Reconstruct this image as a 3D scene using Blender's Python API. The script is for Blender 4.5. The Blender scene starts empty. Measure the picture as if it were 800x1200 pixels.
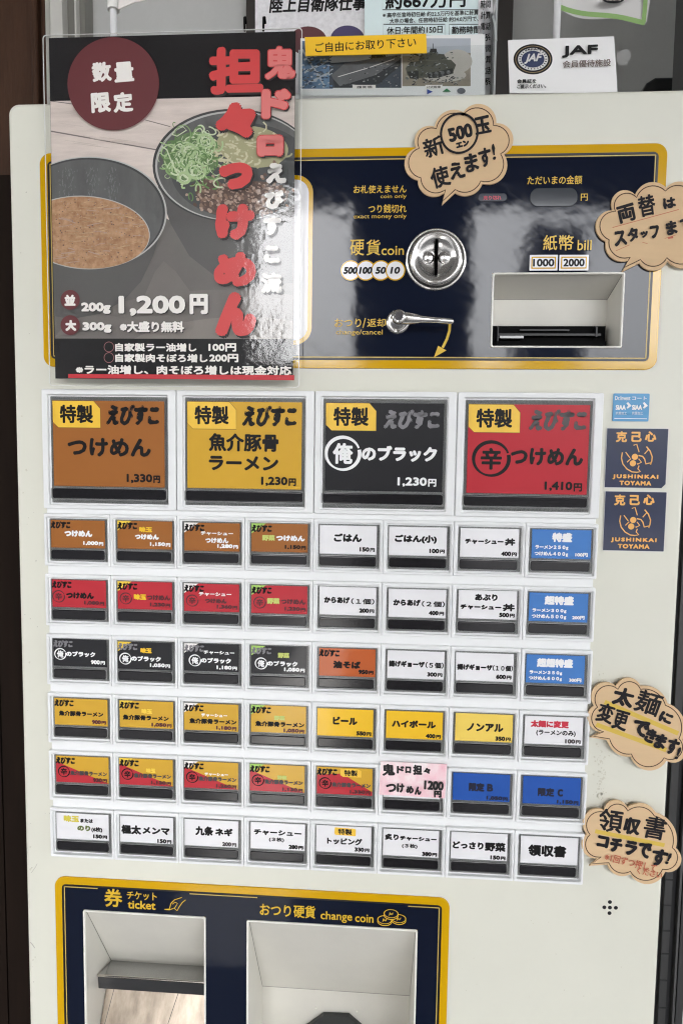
import bpy, math, random
from mathutils import Vector, Matrix
random.seed(7)
SC = bpy.context.scene
COL = SC.collection
PI = math.pi

# ------------------------------------------------------------------ camera
CAM = Vector((0.23002, -0.43482, 1.43793))
RW = ((0.997776, 0.065168, 0.01402), (0.018959, -0.075798, -0.996943), (-0.063906, 0.994991, -0.076865))  # right, down, forward
FPX = 770.0                                   # focal length in pixels of the 800x1200 photograph
cd = bpy.data.cameras.new('camera'); cam = bpy.data.objects.new('camera', cd); COL.objects.link(cam)
r_, d_, f_ = (Vector(v) for v in RW)
cam.matrix_world = Matrix(((r_.x, -d_.x, -f_.x, CAM.x), (r_.y, -d_.y, -f_.y, CAM.y), (r_.z, -d_.z, -f_.z, CAM.z), (0, 0, 0, 1)))
cd.sensor_fit = 'VERTICAL'; cd.sensor_height = 36.0; cd.lens = FPX / 1200 * 36.0
cd.clip_start = 0.01; cd.clip_end = 500
SC.camera = cam

# ------------------------------------------------------------------ sky, sun, exposure (overcast)
W = bpy.data.worlds.new('World'); SC.world = W; W.use_nodes = True
nt = W.node_tree; bg = nt.nodes['Background']
sky = nt.nodes.new('ShaderNodeTexSky'); sky.sky_type = 'NISHITA'; sky.sun_disc = False
SUN_EL, SUN_AZ = math.radians(52), math.radians(200)          # azimuth clockwise from +Y
sky.sun_elevation = SUN_EL; sky.sun_rotation = SUN_AZ; sky.dust_density = 4.0; sky.ozone_density = 0.6; sky.air_density = 1.0
hs = nt.nodes.new('ShaderNodeHueSaturation'); hs.inputs['Saturation'].default_value = 0.16   # cloud-veiled, nearly white sky
nt.links.new(sky.outputs[0], hs.inputs['Color']); nt.links.new(hs.outputs[0], bg.inputs[0])
bg.inputs[1].default_value = 0.15
sd = bpy.data.lights.new('sun', 'SUN'); sd.energy = 1.5; sd.angle = math.radians(12); sd.color = (1.0, 0.975, 0.94)
so = bpy.data.objects.new('sun', sd); COL.objects.link(so)
sv = Vector((math.sin(SUN_AZ) * math.cos(SUN_EL), math.cos(SUN_AZ) * math.cos(SUN_EL), math.sin(SUN_EL)))
so.rotation_euler = sv.to_track_quat('Z', 'Y').to_euler(); so.location = (0, -3, 6)
SC.view_settings.view_transform = 'Standard'; SC.view_settings.look = 'None'
SC.view_settings.exposure = 3.7; SC.view_settings.gamma = 1.0
SC.cycles.max_bounces = 8; SC.cycles.filter_width = 1.15; SC.cycles.use_denoising = True; SC.cycles.denoiser = 'OPENIMAGEDENOISE'; SC.cycles.denoising_input_passes = 'RGB_ALBEDO_NORMAL'; SC.cycles.denoising_prefilter = 'NONE'; SC.cycles.use_adaptive_sampling = False; SC.cycles.transparent_max_bounces = 12

# ------------------------------------------------------------------ helpers
def lin(c):
    c = c / 255.0
    return c / 12.92 if c <= 0.04045 else ((c + 0.055) / 1.055) ** 2.4
def S(r, g, b, k=1.0): return (lin(r) * k, lin(g) * k, lin(b) * k)
def ray(u, v):
    return r_ * ((u - 400) / FPX) + d_ * ((v - 600) / FPX) + f_
def at(u, v, y=0.0):
    """a point of the vertical plane Y = y, measured off the photograph"""
    q = ray(u, v); s = (y - CAM.y) / q.y
    return CAM + q * s
def P(u, v, y=0.0):
    q = at(u, v, y); return (q.x, q.z)

MATS = {}
def mat(name, rgb, rough=0.5, metal=0.0, coat=0.0, var=0.0, vscale=30.0, bump=0.0, bscale=400.0, spec=0.5, stretch=None, dark=None, crough=0.08, coatbump=True):
    if name in MATS: return MATS[name]
    m = bpy.data.materials.new(name); m.use_nodes = True; MATS[name] = m
    t = m.node_tree; b = t.nodes['Principled BSDF']; L = t.links
    b.inputs['Base Color'].default_value = (*rgb, 1); b.inputs['Roughness'].default_value = rough
    b.inputs['Metallic'].default_value = metal; b.inputs['Coat Weight'].default_value = coat
    b.inputs['Coat Roughness'].default_value = crough; b.inputs['Specular IOR Level'].default_value = spec
    tc = t.nodes.new('ShaderNodeTexCoord'); mp = t.nodes.new('ShaderNodeMapping'); L.new(tc.outputs['Object'], mp.inputs[0])
    if stretch: mp.inputs['Scale'].default_value = stretch
    if var:
        n = t.nodes.new('ShaderNodeTexNoise'); n.inputs['Scale'].default_value = vscale; n.inputs['Detail'].default_value = 6; n.inputs['Roughness'].default_value = 0.65
        L.new(mp.outputs[0], n.inputs['Vector'])
        rp = t.nodes.new('ShaderNodeValToRGB'); rp.color_ramp.elements[0].position = 0.3; rp.color_ramp.elements[1].position = 0.7
        dk = dark or tuple(c * (1 - var) for c in rgb)
        rp.color_ramp.elements[0].color = (*dk, 1); rp.color_ramp.elements[1].color = (*(min(1, c * (1 + var * .4)) for c in rgb), 1)
        L.new(n.outputs['Fac'], rp.inputs[0]); L.new(rp.outputs[0], b.inputs['Base Color'])
    if bump:
        n2 = t.nodes.new('ShaderNodeTexNoise'); n2.inputs['Scale'].default_value = bscale; n2.inputs['Detail'].default_value = 4
        L.new(mp.outputs[0], n2.inputs['Vector'])
        bp = t.nodes.new('ShaderNodeBump'); bp.inputs['Strength'].default_value = 1.0; bp.inputs['Distance'].default_value = bump
        L.new(n2.outputs['Fac'], bp.inputs['Height']); L.new(bp.outputs[0], b.inputs['Normal'])
        if coat and coatbump: L.new(bp.outputs[0], b.inputs['Coat Normal'])
    return m
def glassy(name, rough=0.02, bump=0.0, bscale=20.0, dust_glare=0.0, dust_glare_col=(.5, .5, .5), ior=1.45, dscale=60.0, tint=(1, 1, 1), dmin=0.0, fine=0.0):
    """clear sheet: see-through, mirror by Fresnel, optional dust"""
    if name in MATS: return MATS[name]
    m = bpy.data.materials.new(name); m.use_nodes = True; MATS[name] = m
    t = m.node_tree; L = t.links; t.nodes.clear()
    out = t.nodes.new('ShaderNodeOutputMaterial'); tr = t.nodes.new('ShaderNodeBsdfTransparent'); gl = t.nodes.new('ShaderNodeBsdfGlossy')
    tr.inputs[0].default_value = (*tint, 1); gl.inputs['Roughness'].default_value = rough
    fr = t.nodes.new('ShaderNodeFresnel'); ge = t.nodes.new('ShaderNodeNewGeometry'); im = t.nodes.new('ShaderNodeMapRange')
    im.inputs[3].default_value = ior; im.inputs[4].default_value = 1 / ior       # the same reflectance from both sides of the sheet
    L.new(ge.outputs['Backfacing'], im.inputs[0]); L.new(im.outputs[0], fr.inputs[0])
    mx = t.nodes.new('ShaderNodeMixShader'); L.new(fr.outputs[0], mx.inputs[0]); L.new(tr.outputs[0], mx.inputs[1]); L.new(gl.outputs[0], mx.inputs[2])
    tc = t.nodes.new('ShaderNodeTexCoord'); last = mx
    if bump:
        n = t.nodes.new('ShaderNodeTexNoise'); n.inputs['Scale'].default_value = bscale; n.inputs['Detail'].default_value = 2
        L.new(tc.outputs['Object'], n.inputs['Vector'])
        h = n.outputs['Fac']
        if fine:
            n3 = t.nodes.new('ShaderNodeTexNoise'); n3.inputs['Scale'].default_value = bscale * 30; n3.inputs['Detail'].default_value = 3
            L.new(tc.outputs['Object'], n3.inputs['Vector'])
            ma = t.nodes.new('ShaderNodeMath'); ma.operation = 'MULTIPLY_ADD'; ma.inputs[1].default_value = fine
            L.new(n3.outputs['Fac'], ma.inputs[0]); L.new(h, ma.inputs[2]); h = ma.outputs[0]
        bp = t.nodes.new('ShaderNodeBump'); bp.inputs['Distance'].default_value = bump; bp.inputs['Strength'].default_value = 1
        L.new(h, bp.inputs['Height']); L.new(bp.outputs[0], gl.inputs['Normal']); L.new(bp.outputs[0], fr.inputs['Normal'])
    if dust_glare:
        n2 = t.nodes.new('ShaderNodeTexNoise'); n2.inputs['Scale'].default_value = dscale; n2.inputs['Detail'].default_value = 8; n2.inputs['Roughness'].default_value = .75
        L.new(tc.outputs['Object'], n2.inputs['Vector'])
        mr = t.nodes.new('ShaderNodeMapRange'); mr.inputs[1].default_value = .48; mr.inputs[2].default_value = .75; mr.inputs[3].default_value = dmin; mr.inputs[4].default_value = dust_glare
        L.new(n2.outputs['Fac'], mr.inputs[0])
        df = t.nodes.new('ShaderNodeBsdfDiffuse'); df.inputs[0].default_value = (*dust_glare_col, 1)
        m2 = t.nodes.new('ShaderNodeMixShader'); L.new(mr.outputs[0], m2.inputs[0]); L.new(mx.outputs[0], m2.inputs[1]); L.new(df.outputs[0], m2.inputs[2]); last = m2
    L.new(last.outputs[0], out.inputs[0])
    return m

def arc3(a, m, b, n=10):
    """points on the circle arc a -> m -> b (without b)"""
    ax, ay = a; bx, by = m; cx, cy = b
    d = 2 * (ax * (by - cy) + bx * (cy - ay) + cx * (ay - by))
    ux = ((ax * ax + ay * ay) * (by - cy) + (bx * bx + by * by) * (cy - ay) + (cx * cx + cy * cy) * (ay - by)) / d
    uy = ((ax * ax + ay * ay) * (cx - bx) + (bx * bx + by * by) * (ax - cx) + (cx * cx + cy * cy) * (bx - ax)) / d
    r = math.hypot(ax - ux, ay - uy); t0 = math.atan2(ay - uy, ax - ux); tm = math.atan2(by - uy, bx - ux); t1 = math.atan2(cy - uy, cx - ux)
    w = lambda t: (t - t0) % (2 * PI)
    span = w(t1) if w(tm) <= w(t1) else w(t1) - 2 * PI
    return [(ux + r * math.cos(t0 + span * i / n), uy + r * math.sin(t0 + span * i / n)) for i in range(n)]
def rrect(x0, z0, x1, z1, r, n=6):
    pts = []
    for cx, cz, a0 in ((x1 - r, z1 - r, 0), (x0 + r, z1 - r, 90), (x0 + r, z0 + r, 180), (x1 - r, z0 + r, 270)):
        for i in range(n + 1):
            a = math.radians(a0 + 90 * i / n); pts.append((cx + r * math.cos(a), cz + r * math.sin(a)))
    return pts
def ell(cx, cz, a, b, n=40, rot=0.0, t0=0.0, t1=360.0):
    out = []; c, s = math.cos(math.radians(rot)), math.sin(math.radians(rot))
    for i in range(n):
        t = math.radians(t0 + (t1 - t0) * i / (n if t1 - t0 >= 360 else n - 1)); x, y = a * math.cos(t), b * math.sin(t)
        out.append((cx + x * c - y * s, cz + x * s + y * c))
    return out
def clip(pts, ax, lim, keep_greater):
    out = []
    for i in range(len(pts)):
        a, b = pts[i - 1], pts[i]
        ia, ib = (a[ax] >= lim) == keep_greater, (b[ax] >= lim) == keep_greater
        if ia != ib:
            t = (lim - a[ax]) / (b[ax] - a[ax]); out.append((a[0] + (b[0] - a[0]) * t, a[1] + (b[1] - a[1]) * t))
        if ib: out.append(b)
    return out
def boxclip(pts, x0, y0, x1, y1):
    for ax, lim, g in ((0, x0, True), (0, x1, False), (1, y0, True), (1, y1, False)):
        pts = clip(pts, ax, lim, g)
        if len(pts) < 3: return []
    return pts

GLY = {}
def glyphs(s, sp=1.0):
    """flat outline of a word from Blender's own typeface, scaled to the unit square"""
    key = (s, sp)
    if key in GLY: return GLY[key]
    c = bpy.data.curves.new('word', 'FONT'); c.body = s; c.size = 1; c.space_character = sp; c.resolution_u = 3
    o = bpy.data.objects.new('word', c); COL.objects.link(o); bpy.context.view_layer.update()
    me = bpy.data.meshes.new_from_object(o.evaluated_get(bpy.context.evaluated_depsgraph_get()))
    vs = [(v.co.x, v.co.y) for v in me.vertices]; fs = [tuple(p.vertices) for p in me.polygons]
    bpy.data.objects.remove(o); bpy.data.curves.remove(c); bpy.data.meshes.remove(me)
    x0, x1 = min(v[0] for v in vs), max(v[0] for v in vs); y0, y1 = min(v[1] for v in vs), max(v[1] for v in vs)
    GLY[key] = ([((x - x0) / (x1 - x0) - .5, (y - y0) / max(1e-6, y1 - y0) - .5) for x, y in vs], fs, (x1 - x0) / max(1e-6, y1 - y0))
    return GLY[key]

class MB:
    """collects faces (each with a material) and links them as ONE mesh object"""
    def __init__(s, y=0.0, st=2e-5): s.st = st; s.v = []; s.f = []; s.m = []; s.mats = []; s.y = y; s.h = 0.0; s.smooth = set()
    def mi(s, m):
        if m not in s.mats: s.mats.append(m)
        return s.mats.index(m)
    def add(s, vs, fs, m, smooth=False):
        o = len(s.v); i = s.mi(m); s.v += [tuple(v) for v in vs]
        for f in fs:
            if smooth: s.smooth.add(len(s.f))
            s.f.append(tuple(o + k for k in f)); s.m.append(i)
    # ---- printing on the plane y (each layer a hair nearer to the viewer)
    def up(s, k=1): s.h += s.st * k
    def poly(s, pts, m, up=True):
        if len(pts) < 3: return
        if up: s.up()
        a = sum(pts[i - 1][0] * pts[i][1] - pts[i][0] * pts[i - 1][1] for i in range(len(pts)))
        if a < 0: pts = pts[::-1]
        s.add([(x, s.y - s.h, z) for x, z in pts], [tuple(range(len(pts)))], m)
    def ppoly(s, pts, m, up=True): s.poly([P(u, v, s.y) for u, v in pts], m, up)
    def ring(s, a, b, m, up=True):
        if up: s.up()
        n = len(a); s.add([(x, s.y - s.h, z) for x, z in list(a) + list(b)], [(i, (i + 1) % n, n + (i + 1) % n, n + i) for i in range(n)], m)
    def line(s, pts, w, m, closed=False, up=True, taper=None):
        """ribbon of width w (metres) along points"""
        if up: s.up()
        n = len(pts); L = []; R = []
        for i in range(n):
            a = pts[i - 1] if (i or closed) else pts[i]; b = pts[(i + 1) % n] if (i < n - 1 or closed) else pts[i]
            dx, dz = b[0] - a[0], b[1] - a[1]; l = math.hypot(dx, dz) or 1
            ww = w * (taper(i / max(1, n - 1)) if taper else 1) / 2
            L.append((pts[i][0] - dz / l * ww, pts[i][1] + dx / l * ww)); R.append((pts[i][0] + dz / l * ww, pts[i][1] - dx / l * ww))
        k = n if closed else n - 1
        s.add([(x, s.y - s.h, z) for x, z in L + R], [(i, n + i, n + (i + 1) % n, (i + 1) % n) for i in range(k)], m)
    def pline(s, pts, wpx, m, **k):
        q = [P(u, v, s.y) for u, v in pts]; s.line(q, wpx * s.px(*pts[0]), m, **k)
    def px(s, u, v):
        a, b = P(u, v, s.y), P(u + 10, v, s.y); return math.hypot(b[0] - a[0], b[1] - a[1]) / 10
    def word(s, txt, cx, cz, w, h, m, bold=0.0, rot=0.0, shear=0.0, n=8, rough=0.0, sp=1.0):
        """one word fitted to a w x h box; bold = stroke growth (metres)"""
        vs, fs, asp = glyphs(txt, sp)
        if w is None: w = h * asp
        c, sn = math.cos(rot), math.sin(rot); offs = [(0, 0)]
        w -= 2 * bold; h -= 2 * bold
        if bold: offs += [(bold * math.cos(2 * PI * k / n + .4), bold * math.sin(2 * PI * k / n + .4)) for k in range(n)]
        s.up()
        rnd = random.Random(hash(txt) & 255 if False else len(txt) * 7)
        jit = [(rnd.uniform(-rough, rough), rnd.uniform(-rough, rough)) for _ in vs] if rough else None
        for ox, oz in offs:
            s.h += s.st * .3; q = []
            for i, (x, z) in enumerate(vs):
                x = x * w + z * h * shear + ox; z = z * h + oz
                if jit: x += jit[i][0]; z += jit[i][1]
                q.append((cx + x * c - z * sn, s.y - s.h, cz + x * sn + z * c))
            s.add(q, fs, m)
    def pword(s, txt, box, m, bold=0.0, rot=0.0, shear=0.0, n=8, rough=0.0, sp=1.0):
        """box in photograph pixels, bold in pixels"""
        u0, v0, u1, v1 = box; uc, vc = (u0 + u1) / 2, (v0 + v1) / 2; c = P(uc, vc, s.y); k = s.px(uc, vc)
        a, b = P(uc, v0, s.y), P(uc, v1, s.y)
        s.word(txt, c[0], c[1], (u1 - u0) * k, abs(a[1] - b[1]), m, bold * k, math.radians(rot), shear, n, rough * k, sp)
    def cword(s, txt, u, v, w, h, m, bold=0.0, rot=0.0, **k): s.pword(txt, (u - w / 2, v - h / 2, u + w / 2, v + h / 2), m, bold, rot, **k)
    # ---- solids
    def box(s, x0, x1, y0, y1, z0, z1, m):
        s.add([(x0, y0, z0), (x1, y0, z0), (x1, y1, z0), (x0, y1, z0), (x0, y0, z1), (x1, y0, z1), (x1, y1, z1), (x0, y1, z1)],
              [(0, 1, 5, 4), (1, 2, 6, 5), (2, 3, 7, 6), (3, 0, 4, 7), (4, 5, 6, 7), (3, 2, 1, 0)], m)
    def plate(s, outer, holes, yf, thick, m, bev=0.0005, res=2):
        """flat plate facing -Y with rounded rims and holes; front at yf"""
        vs, fs = plate_mesh(outer, holes, thick, bev, res)
        s.add([(x, yf + thick / 2 - d, z) for x, z, d in vs], fs, m)
    def lathe(s, cx, cz, prof, m, n=48, sx=1.0, smooth=True):
        """profile of (radius, y) turned round the axis along Y"""
        vs = [(cx + r * math.cos(2 * PI * i / n) * sx, y, cz + r * math.sin(2 * PI * i / n)) for r, y in prof for i in range(n)]
        fs = [(j * n + i, j * n + (i + 1) % n, (j + 1) * n + (i + 1) % n, (j + 1) * n + i) for j in range(len(prof) - 1) for i in range(n)]
        s.add(vs, fs, m, smooth)
    def tube(s, pts, rad, m, n=12, cap=True):
        vs = []; fs = []
        for i, p in enumerate(pts):
            p = Vector(p); t = (Vector(pts[min(i + 1, len(pts) - 1)]) - Vector(pts[max(i - 1, 0)])).normalized()
            a = t.cross(Vector((0, 1, 0)) if abs(t.y) < .9 else Vector((1, 0, 0))).normalized(); b = t.cross(a)
            r = rad[i] if isinstance(rad, (list, tuple)) else rad
            vs += [p + (a * math.cos(2 * PI * k / n) + b * math.sin(2 * PI * k / n)) * r for k in range(n)]
        for i in range(len(pts) - 1):
            fs += [(i * n + k, i * n + (k + 1) % n, (i + 1) * n + (k + 1) % n, (i + 1) * n + k) for k in range(n)]
        s.add(vs, fs, m, True)
        if cap: s.add(vs[:n], [tuple(range(n))], m); s.add(vs[-n:], [tuple(range(n))], m)
    def build(s, name, parent=None, org=None, label=None, cat=None, group=None, kind=None, share=None):
        if org is None: org = parent_org(parent) if parent else (0, 0, 0)
        me = bpy.data.meshes.new(name)
        me.from_pydata([(x - org[0], y - org[1], z - org[2]) for x, y, z in s.v], [], s.f)
        for m in s.mats: me.materials.append(m)
        me.polygons.foreach_set('material_index', s.m)
        if s.smooth:
            for k in s.smooth: me.polygons[k].use_smooth = True
        me.update()
        o = bpy.data.objects.new(name, me); COL.objects.link(o)
        link(o, parent, org); tag(o, label, cat, group, kind)
        return o
ORG = {}
def parent_org(o): return ORG[o.name]
def link(o, parent, org):
    ORG[o.name] = tuple(org)
    if parent:
        p = ORG[parent.name]; o.parent = parent; o.location = (org[0] - p[0], org[1] - p[1], org[2] - p[2])
    else: o.location = org
def tag(o, label=None, cat=None, group=None, kind=None):
    for k, v in (('label', label), ('category', cat), ('group', group), ('kind', kind)):
        if v: o[k] = v
def empty(name, org, label, cat, group=None):
    o = bpy.data.objects.new(name, None); COL.objects.link(o); o.empty_display_size = .05; link(o, None, org); tag(o, label, cat, group); return o
PM = {}
def plate_mesh(outer, holes, thick, bev, res):
    c = bpy.data.curves.new('plate', 'CURVE'); c.dimensions = '2D'; c.fill_mode = 'BOTH'
    c.extrude = max(0, thick / 2 - bev); c.bevel_depth = bev; c.bevel_resolution = res; c.offset = -bev
    def area(q): return sum(q[i - 1][0] * q[i][1] - q[i][0] * q[i - 1][1] for i in range(len(q)))
    for k, q in enumerate([outer] + list(holes)):
        if (area(q) > 0) == (k > 0): q = q[::-1]
        sp = c.splines.new('POLY'); sp.points.add(len(q) - 1); sp.use_cyclic_u = True
        for i, (x, z) in enumerate(q): sp.points[i].co = (x, z, 0, 1)
    o = bpy.data.objects.new('plate', c); COL.objects.link(o); bpy.context.view_layer.update()
    me = bpy.data.meshes.new_from_object(o.evaluated_get(bpy.context.evaluated_depsgraph_get()))
    vs = [(v.co.x, v.co.y, v.co.z) for v in me.vertices]; fs = [tuple(p.vertices) for p in me.polygons]
    bpy.data.objects.remove(o); bpy.data.curves.remove(c); bpy.data.meshes.remove(me)
    return vs, fs

# ------------------------------------------------------------------ materials
CREAM = mat('cream_powder_coat', S(219, 218, 205), .42, var=.05, vscale=7, bump=.000012, bscale=700)
WHITE = mat('white_plastic', S(231, 232, 232), .38, var=.03, vscale=60)
NAVY = mat('navy_film', S(20, 26, 42), .06, bump=.0004, bscale=14, spec=.29)
def streaks(m, lo, hi, amt):
    """fine diagonal wipe marks in the gloss of a film"""
    t = m.node_tree; L = t.links; b = t.nodes['Principled BSDF']; tc = t.nodes['Texture Coordinate']
    mp = t.nodes.new('ShaderNodeMapping'); mp.vector_type = 'TEXTURE'; mp.inputs['Rotation'].default_value = (0, math.radians(38), 0); mp.inputs['Scale'].default_value = (1 / 26, 1 / 26, 1 / 120)
    L.new(tc.outputs['Object'], mp.inputs[0]); n = t.nodes.new('ShaderNodeTexNoise'); n.inputs['Scale'].default_value = 3; n.inputs['Detail'].default_value = 6; n.inputs['Roughness'].default_value = .7
    L.new(mp.outputs[0], n.inputs['Vector']); mr = t.nodes.new('ShaderNodeMapRange'); mr.inputs[1].default_value = .35; mr.inputs[2].default_value = .7; mr.inputs[3].default_value = lo; mr.inputs[4].default_value = hi
    L.new(n.outputs['Fac'], mr.inputs[0]); L.new(mr.outputs[0], b.inputs['Roughness'])
    bp = t.nodes.new('ShaderNodeBump'); bp.inputs['Distance'].default_value = amt; L.new(n.outputs['Fac'], bp.inputs['Height'])
    old = b.inputs['Normal'].links[0].from_node; L.new(bp.outputs[0], old.inputs['Normal'])
streaks(NAVY, .035, .09, .000008)
YEL = mat('yellow_print', S(206, 160, 10), .12, bump=.0003, bscale=14)
PALEYEL = mat('pale_yellow_print', S(196, 168, 86), .3)
LET = mat('yellow_lettering', S(214, 176, 40), .3)
INK = mat('black_ink', S(22, 21, 22), .4, spec=.2)
BLK = mat('black_line', S(14, 15, 18), .3)
PAPERW = mat('white_card', S(232, 231, 233), .35, coat=.5, var=.02, vscale=80)
LINER = mat('grey_white_liner', S(210, 207, 198), .4, var=.04, vscale=40)
RIM = mat('white_rim', S(236, 234, 226), .3)
CHROME = mat('chrome', S(240, 238, 234), .16, metal=.86)
STEEL = mat('brushed_steel', S(205, 200, 192), .12, metal=1, var=.1, vscale=50, stretch=(1, 1, 25))
STEELD = mat('grey_shelf_steel', S(190, 190, 190), .16, metal=.85, var=.3, vscale=14, stretch=(1, .2, .2))
PLATEW = mat('chute_plate_reflection', S(196, 182, 164), .24, metal=.45, var=.3, vscale=22, stretch=(2.2, 1, .8), dark=S(120, 106, 92))  # beige mottling paints the ground mirrored in the steel plate
BARK = mat('black_push_bar', S(30, 29, 32), .14, coat=0, bump=.00004, bscale=60)
SMOKE = mat('grey_clear_plastic', S(140, 141, 140), .22, coat=.5, var=.25, vscale=70, bump=.0001, bscale=150)
SMOKED = mat('dark_gap', S(50, 51, 54), .4)
BLACKP = mat('black_plastic', S(11, 11, 12), .6, var=.2, spec=.06)
KRAFT = mat('kraft_card', S(216, 185, 146), .7, spec=.3, var=.07, vscale=18, stretch=(1, 1, 6))
KLINE = mat('brown_laser_line', S(72, 44, 26), .7)
MARK = mat('black_marker', S(32, 30, 34), .6, spec=.2)
HILITE = mat('yellow_highlighter', S(212, 180, 76), .6)
REDPEN = mat('red_pen', S(188, 98, 72), .6)

# ================================================================== the ticket machine
ZG = 1.40                                      # top of the small-button grid
PT = 0.046                                     # button pitch
RP, MH = 0.9025 * PT, 0.7791 * PT              # row pitch, button height
X0, X1, ZT, ZB = -0.0210, 0.4216, 1.6690, 0.62
YBACK = 0.24
machine = empty('ticket_machine', (0.2, 0.12, 0.0), 'cream meal ticket vending machine with navy coin panel and rows of menu buttons', 'ticket machine')

bill = (0.2972, 1.5131, 0.3770, 1.5576); tick = (0.0228, 0.985, 0.1092, 1.1150); coin = (0.1408, 0.985, 0.2577, 1.1147)
m = MB()
holes = [rrect(q[0] - .0006, q[1] - .0006, q[2] + .0006, q[3] + .0006, .0015) for q in (bill, tick, coin)]
m.plate(rrect(X0, ZB, X1, ZT, .007, 8), holes, 0.0, .10, CREAM, bev=.0028, res=5)
m.box(X0 + .001, X1 - .001, .0995, YBACK, ZB + .001, ZT - .001, CREAM)
g = m; g.y = 0.0                                    # sticker residue, scuffs and dirt on the paint
RES = mat('glue_residue', S(203, 200, 184), .6); RES2 = mat('grey_scuff', S(176, 172, 162), .6)
def speck(u, v, r, mm):
    if u < 16 + (v - 125) * .0219: return
    k = 7; a0 = random.random() * 6
    g.ppoly([(u + r * random.uniform(.5, 1.2) * math.cos(a0 + 2 * PI * i / k), v + r * random.uniform(.5, 1.5) * math.sin(a0 + 2 * PI * i / k)) for i in range(k)], mm, up=False)
g.h = .00003
for u, v, du, dv, n in ((704, 905, 6, 34, 60), (703, 800, 5, 12, 14), (703, 930, 5, 8, 20), (26, 700, 5, 200, 26), (38, 1110, 4, 30, 8), (34, 1010, 4, 14, 6)):
    for _ in range(n):
        speck(random.gauss(u, du * .6), random.gauss(v, dv * .6), random.uniform(.5, 1.5), RES)
for _ in range(26): speck(random.uniform(20, 60), random.uniform(130, 1190), random.uniform(.3, .8), RES2)
for _ in range(22): speck(random.uniform(540, 755), random.uniform(1060, 1190), random.uniform(.3, .7), RES)
g.pline([(37, 1023), (42, 1016), (44, 1012)], .5, RES2); g.pline([(36, 1104), (40, 1109), (41, 1111)], 1.0, RES2)
cab = m.build('cabinet', machine)
for u, v in ((714, 1057), (714, 1063.5), (707.5, 1063.2), (721, 1063.8), (713.5, 1070)):
    g = MB(0.0); g.h = .00004; c = P(u, v); g.poly(ell(c[0], c[1], .00135, .00135, 16), BLK); g.build('speaker_hole', cab)

# ---------------------------------------------------------------- recesses
def recess(name, q, depth, zback, taperl, taperr, parent, lm):
    """white lip, slanted top, back wall and sides of a tray let into the front"""
    x0, z0, x1, z1 = q; m = MB()
    m.plate(rrect(x0 - .0012, z0 - .0012, x1 + .0012, z1 + .0012, .0016), [rrect(x0, z0, x1, z1, .0009)], -.0022, .006, RIM, bev=.0005)
    a, b, c, d = (x0, .0, z1), (x1, .0, z1), (x0, 0, z0), (x1, 0, z0)
    A, B, C, D = (x0 + taperl, depth, zback), (x1 - taperr, depth, zback), (x0 + taperl, depth, z0), (x1 - taperr, depth, z0)
    m.add([a, b, c, d, A, B, C, D], [(0, 1, 5, 4)], lm); m.add([a, b, c, d, A, B, C, D], [(4, 5, 7, 6)], lm)
    m.add([a, b, c, d, A, B, C, D], [(0, 4, 6, 2)], lm); m.add([a, b, c, d, A, B, C, D], [(1, 3, 7, 5)], lm); m.add([a, b, c, d, A, B, C, D], [(2, 6, 7, 3)], lm)
    for (p_, q_) in ((a, A), (b, B), (A, B)):
        m.tube([p_, q_], .00025, mat('seam_grey', S(120, 117, 110), .6), 6, False)
    return m.build(name, parent)

# ---------------------------------------------------------------- navy panels
def panel(name, x0, z0, x1, z1, hole_list, gaps):
    m = MB(-.0012)
    m.plate(rrect(x0, z0, x1, z1, .0072, 8), hole_list, -.0012, .0016, YEL, bev=.0003, res=2)
    b1 = .0052
    # navy field as strips round the holes (the print stops at the lips of the recesses)
    fx0, fz0, fx1, fz1 = x0 + b1, z0 + b1, x1 - b1, z1 - b1
    xs = sorted({fx0, fx1, *[min(max(v, fx0), fx1) for q in hole_rects[name] for v in (q[0] - .0010, q[2] + .0010)]})
    m.up()
    outer = rrect(fx0, fz0, fx1, fz1, .003, 4)
    def strip(xa, xb, za, zb):
        q = boxclip(outer, xa, za, xb, zb)
        if q: m.poly(q, NAVY, up=False)
    for xa, xb in zip(xs[:-1], xs[1:]):
        mid = (xa + xb) / 2; zc = fz1
        for q in sorted(hole_rects[name], key=lambda q: -q[3]):
            if q[0] - .001 < mid < q[2] + .001:
                strip(xa, xb, q[3] + .0010, zc); zc = q[1] - .0010
        if zc > fz0: strip(xa, xb, fz0, zc)
    m.line(rrect(fx0 + .0006, fz0 + .0006, fx1 - .0006, fz1 - .0006, .0028, 6), .0012, BLK, closed=True)
    m.up()
    ln = lambda a, b: m.line([a, b], .0007, PALEYEL, up=False)
    gx0, gz0, gx1, gz1 = fx0 + .0019, fz0 + .0019, fx1 - .0019, fz1 - .0019
    ln((gx0, gz0), (gx0, gz1)); ln((gx1, gz0), (gx1, gz1)); ln((gx0, gz0), (gx1, gz0))
    for a, b in gaps or [(gx0, gx1)]: ln((max(a, gx0), gz1), (min(b, gx1), gz1))
    return m
hole_rects = {'coin_panel': [bill], 'payout_panel': [tick, coin]}
hr = lambda q: rrect(q[0] - .0009, q[1] - .0009, q[2] + .0009, q[3] + .0009, .0014)
m = panel('coin_panel', 0.0006, 1.4985, 0.4005, 1.6366, [hr(bill)], None)
GREYP = mat('grey_print', S(96, 100, 104), .25, coat=.4)
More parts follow.
